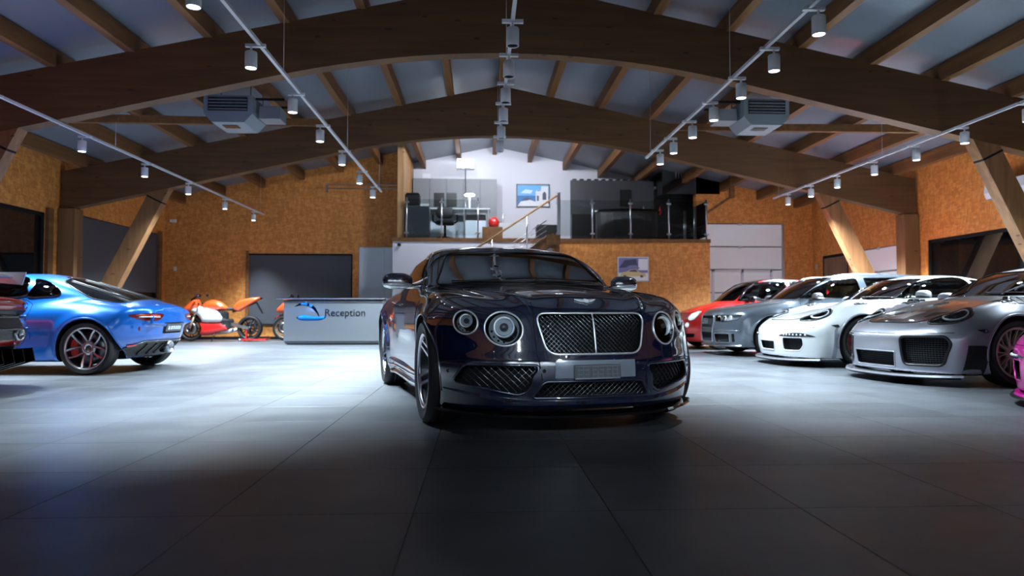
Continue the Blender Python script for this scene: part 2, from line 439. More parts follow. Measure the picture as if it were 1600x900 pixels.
# diagonal roof braces
for s, P in ((-1, ((-7.9, 11.2), (-3.3, 14.9))), (1, ((8.8, 11.2), (4.2, 14.9)))):
    (xa, ya), (xb, yb) = P
    o = MB().beam((xa, ya, roof_z(xa)-.32), (xb, yb, roof_z(xb)-.32), .12, .14).build('roof_brace', M['purlin'])
    tag(o, 'slim timber brace running diagonally under the roof on the %s side' % ('left' if s < 0 else 'right'), 'beam')
for nm, x0, x1, y0, y1, z1 in (('trim_2', XL, XL+.07, 14.45, 14.62, 2.9), ('trim_3', XL, XL+.07, 19.36, 19.5, 3.0), ('trim_4', -6.6, -6.52, YB-.03, YB, 2.5)):
    MB().bb(x0, x1, y0, y1, 0, z1).build(nm, M['purlin'])['kind'] = 'structure'
# window_1: near left, black glass with frame ; window_2 far left with blind
def window_y(name, x, s, y0, y1, z0, z1, blind=None, mull=()):
    w = struct(MB().bb(min(x+s*.02, x+s*.1), max(x+s*.02, x+s*.1), y0, y1, z0, z0+.07).bb(min(x+s*.02, x+s*.1), max(x+s*.02, x+s*.1), y0, y1, z1-.07, z1).bb(min(x+s*.02, x+s*.1), max(x+s*.02, x+s*.1), y0, y0+.07, z0, z1).bb(min(x+s*.02, x+s*.1), max(x+s*.02, x+s*.1), y1-.07, y1, z0, z1).build(name, M['matblack']))
    for m_ in mull: MB().bb(min(x+s*.02, x+s*.1), max(x+s*.02, x+s*.1), m_-.04, m_+.04, z0, z1).build('mullion', M['matblack'], w)
    MB().bb(min(x+s*.05, x+s*.06), max(x+s*.05, x+s*.06), y0, y1, z0, z1).build('pane', M['nightglass'], w)
    if blind: MB().bb(min(x+s*.0, x+s*.015), max(x+s*.0, x+s*.015), y0+.02, y1-.02, blind, z1-.02).build('blind', M['darkblind'], w)
    return w
M['nightglass'] = mat('night_window_glass', (.003, .004, .005), .03, spec=.5)
window_y('window_1', XL, -1, YF+.5, 14.45, .35, 2.8, mull=(4, 7, 10, 12.4))
window_y('window_2', XL, -1, 15.35, 19.36, .9, 2.92, blind=1.3)
window_y('window_3', XR, 1, YF+.5, 14.6, .95, 2.34, mull=(5, 8.5, 11.6))
# back wall dark roller shutter with blind
w = struct(MB().bb(-6.52, -3.62, YB+.06, YB+.1, .42, 2.42).build('window_4', M['matblack']))
MB().bb(-6.5, -3.66, YB+.02, YB+.04, .44, 2.38).build('blind', M['darkblind'], w)
MB().bb(-6.52, -3.62, YB-.01, YB+.05, 2.38, 2.42).build('blind_rail', M['matblack'], w)
# grey double door next to the stairwell
d = struct(MB().bb(-3.45, -2.34, YB+.02, YB+.06, 0, 2.62).build('door_1', M['lightgrey']))
MB().bb(-3.43, -2.72, YB-.015, YB+.02, .02, 2.6, bev=.004).build('leaf', M['lightgrey'], d)
MB().bb(-2.71, -2.36, YB-.015, YB+.02, .02, 2.6, bev=.004).build('leaf', M['lightgrey'], d)
# sectional garage doors
def sectional(name, axis, pos, a0, a1, z1, n, s=1):
    g = {'Y': lambda u0, u1, w0, w1, z0, z2: (u0, u1, min(pos+s*w0, pos+s*w1), max(pos+s*w0, pos+s*w1), z0, z2), 'X': lambda u0, u1, w0, w1, z0, z2: (min(pos+s*w0, pos+s*w1), max(pos+s*w0, pos+s*w1), u0, u1, z0, z2)}[axis]
    d = struct(MB().bb(*g(a0, a1, .1, .14, 0, z1)).build(name, M['grey']))
    h = z1/n
    for k in range(n):
        p = MB().bb(*g(a0+.06, a1-.06, .05, .1, k*h+.008, (k+1)*h-.008), bev=.006).build('panel', M['cream'], d)
        MB().bb(*g(a0+.05, a1-.05, .035, .055, (k+1)*h-.03, (k+1)*h-.012)).build('seam_strip', M['grey'], p)
        MB().bb(*g((a0+a1)/2-.05, (a0+a1)/2+.05, .03, .055, (k+1)*h-.06, (k+1)*h+.01)).build('hinge', M['alu'], p)
    for u in (a0, a1-.06):
        MB().bb(*g(u, u+.06, .0, .06, 0, z1)).build('guide_rail', M['alu'], d)
    return d
sectional('door_2', 'Y', YB, 6.3, 8.9, 3.36, 5)
b = MB()
for x0, x1, z0, z1 in ((6.75, 7.55, .12, 1.9), (7.75, 8.55, .12, 1.9)):
    pass
sectional('door_3', 'X', XR, 15.3, 17.75, 2.36, 4)
d = struct(MB().bb(XR+.02, XR+.1, 17.85, 19.25, 0, 2.36).build('door_4', M['matblack']))
MB().bb(XR, XR+.05, 17.95, 19.15, .01, 2.28, bev=.004).build('leaf', wood('door_veneer', (.22, .12, .07), (.15, .085, .05), (9, 9, .8), False), d)
MB().bb(XR-.05, XR, 18.02, 18.08, 1.25, 1.5).build('handle', M['chrome'], d)
# framed pass door in the garage door
fr = MB()
for z0, z1, x0, x1 in ((1.93, 2.0, 6.75, 8.55), (.1, 2.0, 6.75, 6.82), (.1, 2.0, 7.62, 7.69), (.1, 2.0, 8.48, 8.55)): fr.bb(x0, x1, YB+.02, YB+.05, z0, z1)
fr.build('pass_door_frame', M['white'], bpy.data.objects['door_2'])

# ------------------------------------------------------------ track lights
sp_house = MB().lathe([(0, 0), (.056, 0), (.06, -.006), (.06, -.165), (.056, -.17), (.05, -.166)], n=24).lathe([(.012, .05), (.012, 0)], n=8).mesh('housing', M['spotwhite'])
sp_face = MB().lathe([(0, -.164), (.051, -.164)], n=24).mesh('lamp_face', M['glow'], fix=False)
sp_face_off = MB().lathe([(0, -.15), (.05, -.15)], n=24).mesh('lamp_face', M['lampdark'], fix=False)
sp_arm = MB().bb(-.02, .02, -.1, .1, .05, .08).mesh('adapter', M['spotwhite'])
ZT = 3.42
def spot(x, y, lit, label, group, tilt=(0, 0), pw=1):
    e = empty('track_spotlight', (x, y, ZT), 0, label, 'spotlight', group)
    dx = -.09 if x < 0 else .09 if x > .5 else 0
    for nm, me in (('housing', sp_house), ('lamp_face', sp_face if lit else sp_face_off), ('adapter', sp_arm)):
        link(nm, me, e, (dx if nm != 'adapter' else dx/2, 0, 0), (0, 0, 0) if nm != 'adapter' else (0, 0, PI/2))
    if lit:
        l = bpy.data.lights.new('spot_beam', 'SPOT'); l.energy = SPOT_W*pw; l.spot_size = math.radians(SPOT_DEG if y < 8 else 100 if y < 11 else 130 if y < 18 else 70); l.spot_blend = 1.0; l.shadow_soft_size = .045; l.color = LAMP_COL
        lo = bpy.data.objects.new('spot_beam', l); COL.objects.link(lo); lo.parent = e; lo.location = (dx, 0, -.18); lo.rotation_euler = (tilt[1], tilt[0], 0)
    return e
rows = [('outer left', -6.06, [6.9, 8.9, 10.9, 12.9, 14.8, 16.9, 19.0], True, 19.6),
        ('inner left', -2.24, [5.65, 7.06, 8.63, 10.1, 11.7, 13.4, 15.05], True, 15.7),
        ('centre', .30, [6.35, 7.2, 8.1, 8.9, 9.8, 10.6], False, 10.9),
        ('inner right', 2.93, [5.96, 6.9, 7.8, 8.74, 9.63, 10.6, 11.4], True, 12.0),
        ('outer right', 7.03, [7.4, 8.6, 9.77, 10.9, 12.1, 13.4, 14.5, 15.6], True, 16.2)]
ordn = ['nearest', 'second', 'third', 'fourth', 'fifth', 'sixth', 'seventh', 'eighth', 'ninth']
for nm, x, ys, lit, yend in rows:
    t = empty('lighting_track', (x, 0, ZT), 0, 'white %s lighting track hung on thin wires' % nm, 'track')
    MB().bb(-.018, .018, 3.2, yend, .06, .095).build('rail', M['track'], t)
    for yy in (4.2, 7.9, 11.7, yend-.3): MB().tube([(0, yy, .095), (0, yy, roof_z(x)-ZT)], .003, 5).build('suspension_wire', M['alu'], t)
    for i, y in enumerate(ys):
        last = i == len(ys)-1
        spot(x, y, lit, '%s %s spotlight %s the %s track' % ('lit white' if lit else 'unlit white', 'farthest' if last else ordn[i], 'on' , nm), 'spotlights on the %s track' % nm,
             (0, 0), (.5 if nm == 'inner right' else .65 if 'right' in nm else 1)*(3.4 if y > 13 and 'right' in nm else .5 if y > 18 else 1))
# ------------------------------------------------------------ implicit car bodies
def tab(pts, sig=.04):
    """smooth table through (x, v) points -> vectorised function"""
    p = np.array(pts, float); x, v = p[:, 0], p[:, 1]; n = len(x)
    if n == 1: return lambda q: np.full(np.shape(q), v[0])
    h = np.diff(x); d = np.diff(v)/h; m = np.zeros(n); m[0] = d[0]; m[-1] = d[-1]
    for i in range(1, n-1):
        if d[i-1]*d[i] > 0:
            w1 = 2*h[i]+h[i-1]; w2 = h[i]+2*h[i-1]; m[i] = (w1+w2)/(w1/d[i-1]+w2/d[i])
    X = np.linspace(x[0]-.3, x[-1]+.3, 700); Q = np.clip(X, x[0], x[-1])
    i = np.clip(np.searchsorted(x, Q)-1, 0, n-2); t = (Q-x[i])/h[i]
    Y = (1+2*t)*(1-t)**2*v[i]+t*(1-t)**2*h[i]*m[i]+t*t*(3-2*t)*v[i+1]+t*t*(t-1)*h[i]*m[i+1]
    dx = X[1]-X[0]; s = sig/dx
    if s > .5:
        k = int(3*s)+1; g = np.exp(-.5*(np.arange(-k, k+1)/s)**2); g /= g.sum(); Y = np.convolve(np.pad(Y, k, 'edge'), g, 'valid')
    return lambda q: np.interp(q, X, Y)
def smax(a, b, k): h = np.maximum(k-np.abs(a-b), 0)/k; return np.maximum(a, b)+h*h*k*.25
def smin(a, b, k): return -smax(-a, -b, k)
def gs(x): return np.exp(-x*x)
class Shape:
    """a car body as a smooth implicit surface; x back from the nose, y right, z up"""
    def __init__(s, **P):
        s.P = P; g = lambda k, d: tab(P.get(k, d), P.get('sig_'+k, .05))
        s.L = P['L']; s.T = tab(P['T'], .04); s.hw = tab(P['hw'], .08); s.prof = tab(P['prof'], .035)
        s.F = tab(P['F'], .018); s.R = tab(P['R'], .02); s.B = tab(P['B'], .03); s.cr = tab(P['cr'], .1)
        s.G = tab(P['G'], .06); s.gz = tab(P['gz'], .05); s.gx = tab(P['gx'], .1)
        s.bumps = [(tab(a, .08), tab(b_, .08), w) for a, b_, w in P.get('bumps', [])]
        s.fa, s.fp, s.ra, s.rp = P['fa'], P['fp'], P['ra'], P['rp']; s.ws = P.get('ws', .3); s.gcr = P.get('gcr', .13)
        s.kt, s.kf, s.kb, s.kg = P.get('k', (.12, .08, .04, .05)); s.wheels = P['wheels']; s.fl = P.get('fl', .02); s.extra = P.get('extra')
        s.kgs = P.get('kgs', .16)
    def lower(s, x, y, z):
        a = np.abs(y)
        S = s.hw(x)*s.prof(z)
        for wx, wz, wr in s.wheels:
            r = np.hypot(x-wx, z-wz); S = S+s.fl*gs((r-wr)/.07)*(z > wz*.2)
        T = s.T(x)-s.cr(x)*a*a
        for yr, am, w in s.bumps: T = T+am(x)*gs((a-yr(x))/w)
        F = s.F(z)+s.fa*a**s.fp; R = s.L-s.R(z)-s.ra*a**s.rp
        f = smax(a-S, z-T, s.kt)
        e = smax(F-x, x-R, .05)
        f = smax(f, e, s.kf)
        return smax(f, s.B(x)-z, s.kb)
    def green(s, x, y, z):
        a = np.abs(y); g = s.G(x-s.ws*a*a*(x < 2.6) + .0)
        # keep the windscreen plan curve fading towards the rear
        q = np.clip((x-1.0)/2.2, 0, 1); sh = s.ws*a*a*(1-2*q); g = s.G(x-sh)
        g2 = smax(z-(g-s.gcr*a*a), a-s.gz(z)*s.gx(x), s.kgs)
        return np.maximum(g2, np.maximum(np.maximum(s.P['G'][0][0]-x, x-s.P['G'][-1][0]), .6-z))
    def __call__(s, x, y, z):
        f = smin(s.lower(x, y, z), s.green(x, y, z), s.kg)
        if s.extra: f = s.extra(f, x, y, z)
        return f
    def at(s, p): return s(p[:, 0], p[:, 1], p[:, 2])
    def grad(s, p, e=.003):
        g = np.empty_like(p)
        for k in range(3):
            d = np.zeros(3); d[k] = e; g[:, k] = s.at(p+d)-s.at(p-d)
        n = np.linalg.norm(g, axis=1, keepdims=True); return g/np.maximum(n, 1e-9), n[:, 0]/(2*e)
    def cast(s, o, d, tmax=2.4, st=.02):
        """first hit of rays o+t*d with the body"""
        o = np.atleast_2d(o).astype(float); d = np.broadcast_to(np.array(d, float), o.shape); n = len(o)
        t = np.arange(0, tmax, st); P = o[:, None]+d[:, None]*t[None, :, None]; V = s.at(P.reshape(-1, 3)).reshape(n, -1)
        neg = V < 0; hit = neg.any(1); i = np.where(hit, neg.argmax(1), V.argmin(1)); lo = t[np.maximum(i-1, 0)]; hi = t[i]
        for _ in range(14):
            m = (lo+hi)/2; v = s.at(o+d*m[:, None]) < 0; hi = np.where(v, m, hi); lo = np.where(v, lo, m)
        tt = np.where(hit, hi, t[i]); return o+d*tt[:, None]
def nets(f, lo, hi, h):
    ax = [np.arange(lo[k], hi[k]+h, h) for k in range(3)]
    X, Y, Z = np.meshgrid(*ax, indexing='ij', sparse=False); V = f(X, Y, Z); S = V < 0
    nx, ny, nz = [len(a)-1 for a in ax]
    cnt = sum(S[i:nx+i, j:ny+j, k:nz+k].astype(np.int8) for i in (0, 1) for j in (0, 1) for k in (0, 1))
    idx = np.argwhere((cnt > 0) & (cnt < 8)); vid = -np.ones((nx, ny, nz), int); vid[tuple(idx.T)] = np.arange(len(idx))
    acc = np.zeros((len(idx), 3)); w = np.zeros(len(idx)); cs = [(i, j, k) for i in (0, 1) for j in (0, 1) for k in (0, 1)]
    val = {c: V[idx[:, 0]+c[0], idx[:, 1]+c[1], idx[:, 2]+c[2]] for c in cs}
    for c in cs:
        for k in range(3):
            if c[k] == 0:
                e = list(c); e[k] = 1; a, b_ = val[c], val[tuple(e)]; m = (a < 0) != (b_ < 0)
                t = np.where(m, a/np.where(m, a-b_, 1), 0); p = np.tile(np.array(c, float), (len(idx), 1)); p[:, k] += t
                acc[m] += p[m]; w[m] += 1
    P = np.array([a[0] for a in ax])+(idx+acc/w[:, None])*h
    F = []
    for k in range(3):
        u, v = [(1, 2), (2, 0), (0, 1)][k]
        sl = [slice(1, None)]*3; n_ = [nx, ny, nz]
        A = np.moveaxis(S, (k, u, v), (0, 1, 2)); W = np.moveaxis(vid, (k, u, v), (0, 1, 2))
        a = A[:-1, 1:-1, 1:-1]; b_ = A[1:, 1:-1, 1:-1]
        ii = np.argwhere(a != b_)
        if not len(ii): continue
        i, j, l = ii.T
        q = np.stack([W[i, j, l], W[i, j+1, l], W[i, j+1, l+1], W[i, j, l+1]], 1)
        fl = ~a[i, j, l]; q[fl] = q[fl][:, ::-1]; F.append(q)
    return P, np.vstack(F)
def custom_normals(me, fn, co_all, tol=.8):
    """loops whose face agrees with the true surface normal take it"""
    n = len(me.loops); vi = np.empty(n, int); me.loops.foreach_get('vertex_index', vi)
    nf = len(me.polygons); ls = np.empty(nf, int); lt = np.empty(nf, int); me.polygons.foreach_get('loop_start', ls); me.polygons.foreach_get('loop_total', lt)
    fnm = np.empty(nf*3); me.polygons.foreach_get('normal', fnm); fnm = fnm.reshape(-1, 3); face = np.repeat(np.arange(nf), lt)
    me.polygons.foreach_set('use_smooth', np.ones(nf, bool))
    g, mag = fn(co_all); GN = g[vi]; FN = fnm[face]; ok = (GN*FN).sum(1) > tol
    out = np.where(ok[:, None], GN, FN)
    me.normals_split_custom_set([tuple(v) for v in out])
def co_of(me):
    c = np.empty(len(me.vertices)*3); me.vertices.foreach_get('co', c); return c.reshape(-1, 3)
DIRS = {'front': ((1, 0, 0), lambda p: (-.6, p[0], p[1])), 'rear': None, 'left': ((0, 1, 0), lambda p: (p[0], -1.5, p[1])),
        'right': ((0, -1, 0), lambda p: (p[0], 1.5, p[1])), 'top': ((0, 0, -1), lambda p: (p[0], p[1], 2.2))}
class Car:
    def __init__(s, name, shape, loc, a_deg, label, cat='car', h=.03, paintm=None, group=None, zs=1.0):
        s.S = shape; s.root = empty(name, (0, 0, 0), math.radians(a_deg+90), label, cat, group)
        L = shape.L; r = math.radians(a_deg+90)
        s.root.location = (loc[0]+math.cos(r)*L/2, loc[1]+math.sin(r)*L/2, 0); s.root.scale = (1, 1, zs)
        s.off = Vector((-L/2, 0, 0)); s.paint = paintm; s.h = h; s.cuts = []
    def place(s, o): o.location = Vector(o.location)+s.off; return o
    def add(s, b, name, m, parent=None, kind=None):
        if parent is None: o = b.build(name, m, s.root); o.location = s.off
        else: o = b.build(name, m, parent)
        if kind: o['kind'] = kind
        return o
    def ray(s, mode):
        if mode == 'rear': L = s.S.L; return (-1, 0, 0), (lambda p: (L+.6, p[0], p[1]))
        if isinstance(mode, tuple):
            o, e1, e2 = [np.array(v, float) for v in mode]; e1 /= np.linalg.norm(e1); e2 /= np.linalg.norm(e2); d = np.cross(e1, e2); d /= np.linalg.norm(d)
            return d, (lambda p: o-d*.7+e1*p[0]+e2*p[1])
        return DIRS[mode]
    def lift(s, pts, mode, off=0., along=False):
        d, g = s.ray(mode); o = np.array([g(p) for p in pts]); P = s.S.cast(o, d, 4.2 if mode in ('front', 'rear') else 1.6)
        if mode == 'front': pass
        if off:
            if along: P = P-np.array(d)*off
            else: n, _ = s.S.grad(P); P = P+n*off
        return P
    def patch(s, name, outline, mode, m, off=.003, thick=.012, step=.05, parent=None, normals=True, along=False):
        P2, T, n = cdt(outline, step)
        A = s.lift(P2, mode, off, along); Bk = s.lift(P2, mode, off-thick, along); k = len(A)
        d, _ = s.ray(mode); V = np.vstack([A, Bk])
        # orient outward
        t0 = T[0]; nn = np.cross(A[t0[1]]-A[t0[0]], A[t0[2]]-A[t0[0]])
        T = [t if nn @ np.array(d) < 0 else t[::-1] for t in T]
        F = list(T)+[tuple(i+k for i in t)[::-1] for t in T]+[(i, (i+1) % n, (i+1) % n+k, i+k) for i in range(n)]
        b = MB(); b.add(V, F, True); me = b.mesh(name, m)
        if normals:
            custom_normals(me, s.S.grad, co_of(me), .85)
        o = link(name, me, parent or s.root)
        if parent is None: o.location = s.off
        return o
    def cutter(s, outline, mode, depth, out=.12, step=.06):
        P2, T, n = cdt(outline, step); d = np.array(s.ray(mode)[0]); A = s.lift(P2, mode)
        Bk = A+d*depth; A = A-d*out; k = len(A); V = np.vstack([A, Bk])
        F = list(T)+[tuple(i+k for i in t)[::-1] for t in T]+[(i, (i+1) % n, (i+1) % n+k, i+k) for i in range(n)]
        b = MB(); b.add(V, F); s.cuts.append(b.mesh('cut', M['matblack']))
    def cut_box(s, *a): b = MB(); b.bb(*a); s.cuts.append(b.mesh('cut', M['matblack']))
    def cut_cyl(s, x, z, r, y0, y1): b = MB(); b.lathe([(0, y0), (r, y0), (r, y1), (0, y1)][::1], 'Y', (x, 0, z), 48); s.cuts.append(b.mesh('cut', M['matblack']))
    def cabin(s, x0, x1, z0, t=.045, hwid=.74):
        S = s.S
        def f(x, y, z):
            g = S(x, y, z)+t
            return np.maximum(np.maximum(g, np.abs(y)-hwid), np.maximum(np.maximum(x0-x, x-x1), z0-z))
        P, F = nets(f, (x0-.1, -hwid-.1, z0-.1), (x1+.1, hwid+.1, 1.6), .06)
        me = bpy.data.meshes.new('cut'); me.from_pydata([tuple(p) for p in P], [], [tuple(q) for q in F]); me.materials.append(M['matblack']); s.cuts.append(me)
    def body(s, name='body', dark=None, under=.3):
        S = s.S; L = S.L
        P, F = nets(S, (-.12, -1.1, .0), (L+.12, 1.1, 1.62), s.h)
        for _ in range(3):
            g, mag = S.grad(P); st = S.at(P)/np.maximum(mag, .3); P = P-g*np.clip(st, -s.h, s.h)[:, None]
        me = bpy.data.meshes.new(name); me.from_pydata([tuple(p) for p in P], [], [tuple(q) for q in F]); me.materials.append(s.paint); me.materials.append(dark or M['matblack'])
        o = bpy.data.objects.new(name, me); COL.objects.link(o)
        def vol(m_): b_ = bmesh.new(); b_.from_mesh(m_); v_ = b_.calc_volume(); b_.free(); return v_
        v0 = vol(me)
        if v0 < 0: me.flip_normals(); v0 = -v0
        for c in s.cuts:
            b_ = bmesh.new(); b_.from_mesh(c); bmesh.ops.remove_doubles(b_, verts=b_.verts, dist=1e-5); bmesh.ops.recalc_face_normals(b_, faces=b_.faces)
            if b_.calc_volume() < 0: bmesh.ops.reverse_faces(b_, faces=b_.faces)
            b_.to_mesh(c); b_.free(); co = bpy.data.objects.new('cut', c); COL.objects.link(co); done = False
            for solver in ('MANIFOLD', 'EXACT'):
                md = o.modifiers.new('b', 'BOOLEAN'); md.operation = 'DIFFERENCE'; md.object = co; md.solver = solver
                bpy.context.view_layer.update(); new = bpy.data.meshes.new_from_object(o.evaluated_get(bpy.context.evaluated_depsgraph_get())); o.modifiers.clear()
                v1 = vol(new)
                if v0*.55 < v1 < v0-1e-7: o.data = new; v0 = v1; done = True; break
            if not done: print('CUT SKIPPED', s.root.name, [round(q, 2) for q in c.vertices[0].co])
            bpy.data.objects.remove(co)
        new = o.data
        co = co_of(new); f = S.at(co); g, mag = S.grad(co); off = np.abs(f)/np.maximum(mag, .3) > .004
        nf = len(new.polygons); ls = np.empty(nf, int); lt = np.empty(nf, int); new.polygons.foreach_get('loop_start', ls); new.polygons.foreach_get('loop_total', lt)
        vi = np.empty(len(new.loops), int); new.loops.foreach_get('vertex_index', vi)
        fn = np.empty(nf*3); new.polygons.foreach_get('normal', fn); fn = fn.reshape(-1, 3)
        loopbad = np.logical_or.reduceat(off[vi], ls); cen = np.add.reduceat(co[vi], ls, axis=0)/lt[:, None]; gg, mg = S.grad(cen)
        bad = loopbad | ((fn*gg).sum(1) < .5) | ((cen[:, 2] < under) & (fn[:, 2] < -.8))
        new.polygons.foreach_set('material_index', bad.astype(np.int32))
        if len(new.materials) < 2: new.materials.clear(); new.materials.append(s.paint); new.materials.append(dark or M['matblack'])
        custom_normals(new, S.grad, co, .6)
        o.parent = s.root; o.location = s.off; s.bodyobj = o
        return o
    def line(s, name, pts, mode, m, r=.004, off=0., closed=False, step=.04, parent=None, n=6):
        b = MB()
        for md in (mode if isinstance(mode, list) else [mode]):
            b.tube(s.lift(resample(pts, step, closed), md, off), r, n, closed)
        return s.add(b, name, m, parent)
    def lines(s, name, plist, mode, m, r=.004, off=0., step=.04, parent=None, n=5, closed=False):
        for p in plist: o = s.line(name, p, mode, m, r, off, closed, step, parent, n)
        return o
    def mesh_grid(s, name, outline, mode, m, pitch=.022, r=.0028, off=-.02, diag=True, parent=None, step=.03):
        outline = np.array(outline); lo = outline.min(0); hi = outline.max(0); b = MB(); c = (lo+hi)/2; R = np.hypot(*(hi-lo))/2
        segs = []
        for ang in ((PI/4, -PI/4) if diag else (0, PI/2)):
            u = np.array([math.cos(ang), math.sin(ang)]); v = np.array([-u[1], u[0]]); k = int(R/pitch)+1
            for i in range(-k, k+1):
                t = np.arange(-R, R+.006, .006); q = c+v*i*pitch+t[:, None]*u; ins = inside(outline, q)
                j = 0
                while j < len(t):
                    if ins[j]:
                        e = j
                        while e+1 < len(t) and ins[e+1]: e += 1
                        if e > j: segs.append((q[j], q[e]))
                        j = e
                    j += 1
        allp = []; cnt = []
        for a, e in segs:
            k = max(2, int(np.hypot(*(e-a))/step)+1); allp.append(a+(e-a)*np.linspace(0, 1, k)[:, None]); cnt.append(k)
        A = s.lift(np.vstack(allp), mode, off, True); i = 0
        for k in cnt: b.tube(A[i:i+k], r, 4, cap=False); i += k
        return s.add(b, name, m, parent, 'stuff')
USE_MANIFOLD = False
def mirror(pts): return [(p[0], -p[1]) for p in pts]
def my(pts): return np.array([(-p[0], p[1]) for p in pts])[::-1]

WHEELS = {}
def wheel(car, x, y, r, w, rimr, style, rimm, cal=None, hub=None, rot=0.):
    """y = centre of tyre; outer side faces away from the car"""
    s = -1 if y < 0 else 1
    key = (r, w, rimr, style, rimm.name)
    if key not in WHEELS:
        hw = w/2; sw = r-rimr
        ty = MB().lathe([(rimr-.005, -hw*.80), (rimr+sw*.25, -hw*.97), (rimr+sw*.6, -hw), (r-.022, -hw*.93), (r-.006, -hw*.82), (r, -hw*.55), (r, -hw*.30), (r-.007, -hw*.29), (r-.007, -hw*.25), (r, -hw*.24), (r, -hw*.03), (r-.007, -.002), (r-.007, .002),
                         (r, hw*.03), (r, hw*.24), (r-.007, hw*.25), (r-.007, hw*.29), (r, hw*.3), (r, hw*.55), (r-.006, hw*.82), (r-.022, hw*.93), (rimr+sw*.72, hw*.99), (rimr+sw*.66, hw*1.012), (rimr+sw*.6, hw), (rimr+sw*.25, hw*.97), (rimr-.005, hw*.80), (rimr-.02, hw*.7), (rimr-.02, -hw*.7)], 'Y', n=56, closed=True).mesh('tyre', M['rubber'])
        rm = MB().lathe([(rimr-.004, hw*.82), (rimr-.001, hw*.87), (rimr-.008, hw*.885), (rimr-.020, hw*.84), (rimr-.028, hw*.7), (rimr-.045, hw*.2), (rimr-.05, -hw*.75), (rimr-.004, -hw*.84), (rimr-.004, -hw*.5), (rimr-.01, hw*.5)], 'Y', n=56, closed=True)
        rm.lathe([(0, hw*.30), (.045, hw*.34), (.085, hw*.30), (.085, -.03), (0, -.03)], 'Y', n=28)
        rme = rm.mesh('wheel', M['darkrim'])  # barrel coloured dark to stand in for the shade between the spokes
        lip = MB().lathe([(rimr-.004, hw*.83), (rimr+.002, hw*.90), (rimr-.008, hw*.93), (rimr-.024, hw*.88), (rimr-.032, hw*.74), (rimr-.026, hw*.72), (rimr-.018, hw*.83)], 'Y', n=56, closed=True).lathe([(.028, hw*.36), (.055, hw*.38), (.088, hw*.36), (.092, hw*.2), (.028, hw*.2)], 'Y', n=28, closed=True).mesh('rim_lip', rimm)
        # spokes: cross-sections from the hub to the rim
        def spoke(a0, a1, w0, w1, d0, d1, th=.03, ns=7, ccol=None):
            V = []
            for i in range(ns+1):
                t = i/ns; rr = .07+(rimr-.026-.07)*t; a = a0+(a1-a0)*t; ww = w0+(w1-w0)*t; h = hw*(d0+(d1-d0)*t**1.5)
                for (q, e) in ((-ww/2, h-.012), (-ww*.3, h), (ww*.3, h), (ww/2, h-.012), (ww/2, h-th), (-ww/2, h-th)):
                    V.append((rr*math.cos(a)-q*math.sin(a), e, rr*math.sin(a)+q*math.cos(a)))
            F = []
            for i in range(ns):
                for k in range(6): F.append((i*6+k, i*6+(k+1) % 6, i*6+6+(k+1) % 6, i*6+6+k))
            F += [tuple(range(6)), tuple(range(ns*6+5, ns*6-1, -1))]
            return V, F
        sb = MB()
        if style == 'twin5':      # five V pairs
            for q in (-1, 1): sb.add(*spoke(q*.46, q*.19, .030, .032, .40, .80))
            ns = 5
        elif style == 'blade5':
            for q in (-1, 1): sb.add(*spoke(q*.30, q*.13, .036, .030, .36, .84, .04))
            ns = 5
        elif style == 'twin10':
            sb.add(*spoke(0, .0, .022, .016, .40, .80)); sb.add(*spoke(.12, .27, .018, .014, .38, .80)); ns = 10
        elif style == 'multi7':
            sb.add(*spoke(0, .0, .045, .028, .36, .8)); ns = 7
        else:
            sb.add(*spoke(0, .0, .06, .045, .3, .75)); ns = 5
        sme = sb.mesh('spoke', rimm)
        dme = MB().lathe([(.06, -.035), (rimr*.78, -.035), (rimr*.78, -.005), (.06, -.005)], 'Y', n=40, closed=True).mesh('brake_disc', M['disc'])
        cap = MB().lathe([(0, hw*.39), (.026, hw*.385), (.03, hw*.33)], 'Y', n=20).mesh('centre_cap', M['lampdark'])
        WHEELS[key] = (ty, rme, sme, dme, cap, ns, lip)
    ty, rme, sme, dme, cap, ns, lip = WHEELS[key]
    o = link('wheel', rme, car.root, Vector((x, y, r))+car.off, (0, 0, 0 if s > 0 else PI))
    link('tyre', ty, o); link('rim_lip', lip, o); link('brake_disc', dme, o); link('centre_cap', cap, o)
    for k in range(ns): link('spoke', sme, o, (0, 0, 0), (0, 2*PI*k/ns+rot, 0))
    if cal:
        b = MB(); V = []; 
        for i in range(9):
            a = -.5+i/8*1.0
            for rr, yy in ((rimr*.55, -.06), (rimr*.84, -.06), (rimr*.84, .03), (rimr*.55, .03)): V.append((rr*math.cos(a), yy, rr*math.sin(a)))
        F = [(i*4+k, i*4+(k+1) % 4, i*4+4+(k+1) % 4, i*4+4+k) for i in range(8) for k in range(4)]+[(0, 1, 2, 3), (32, 35, 34, 33)]
        b.add(V, F); b.build('brake_caliper', cal, o)
    return o
def lathe_dir(prof, c, d, n=24):
    """lathe about an arbitrary direction"""
    b = MB(); b.lathe(prof, 'Z', n=n); q = Vector(d).to_track_quat('Z', 'Y'); b.v = [tuple(q @ Vector(v)+Vector(c)) for v in b.v]; return b
def seats(car, xs, z, m, zs=1.0, w=.25):
    for x in xs:
        for y in (-.36, .36):
            b = MB(); b.ball((x, y, z), (.27, w, .10), 16, 10, .6); b.ball((x+.27, y, z+.28*zs), (.09, w-.02, .30*zs), 16, 10, .6)
            b.ball((x+.30, y, z+.60*zs), (.05, .12, .08), 14, 8, .7)
            b.v = [(p[0]+(p[2]-z)*.3*(p[0] > x+.12), p[1], p[2]) for p in b.v]
            car.add(b, 'seat', m)
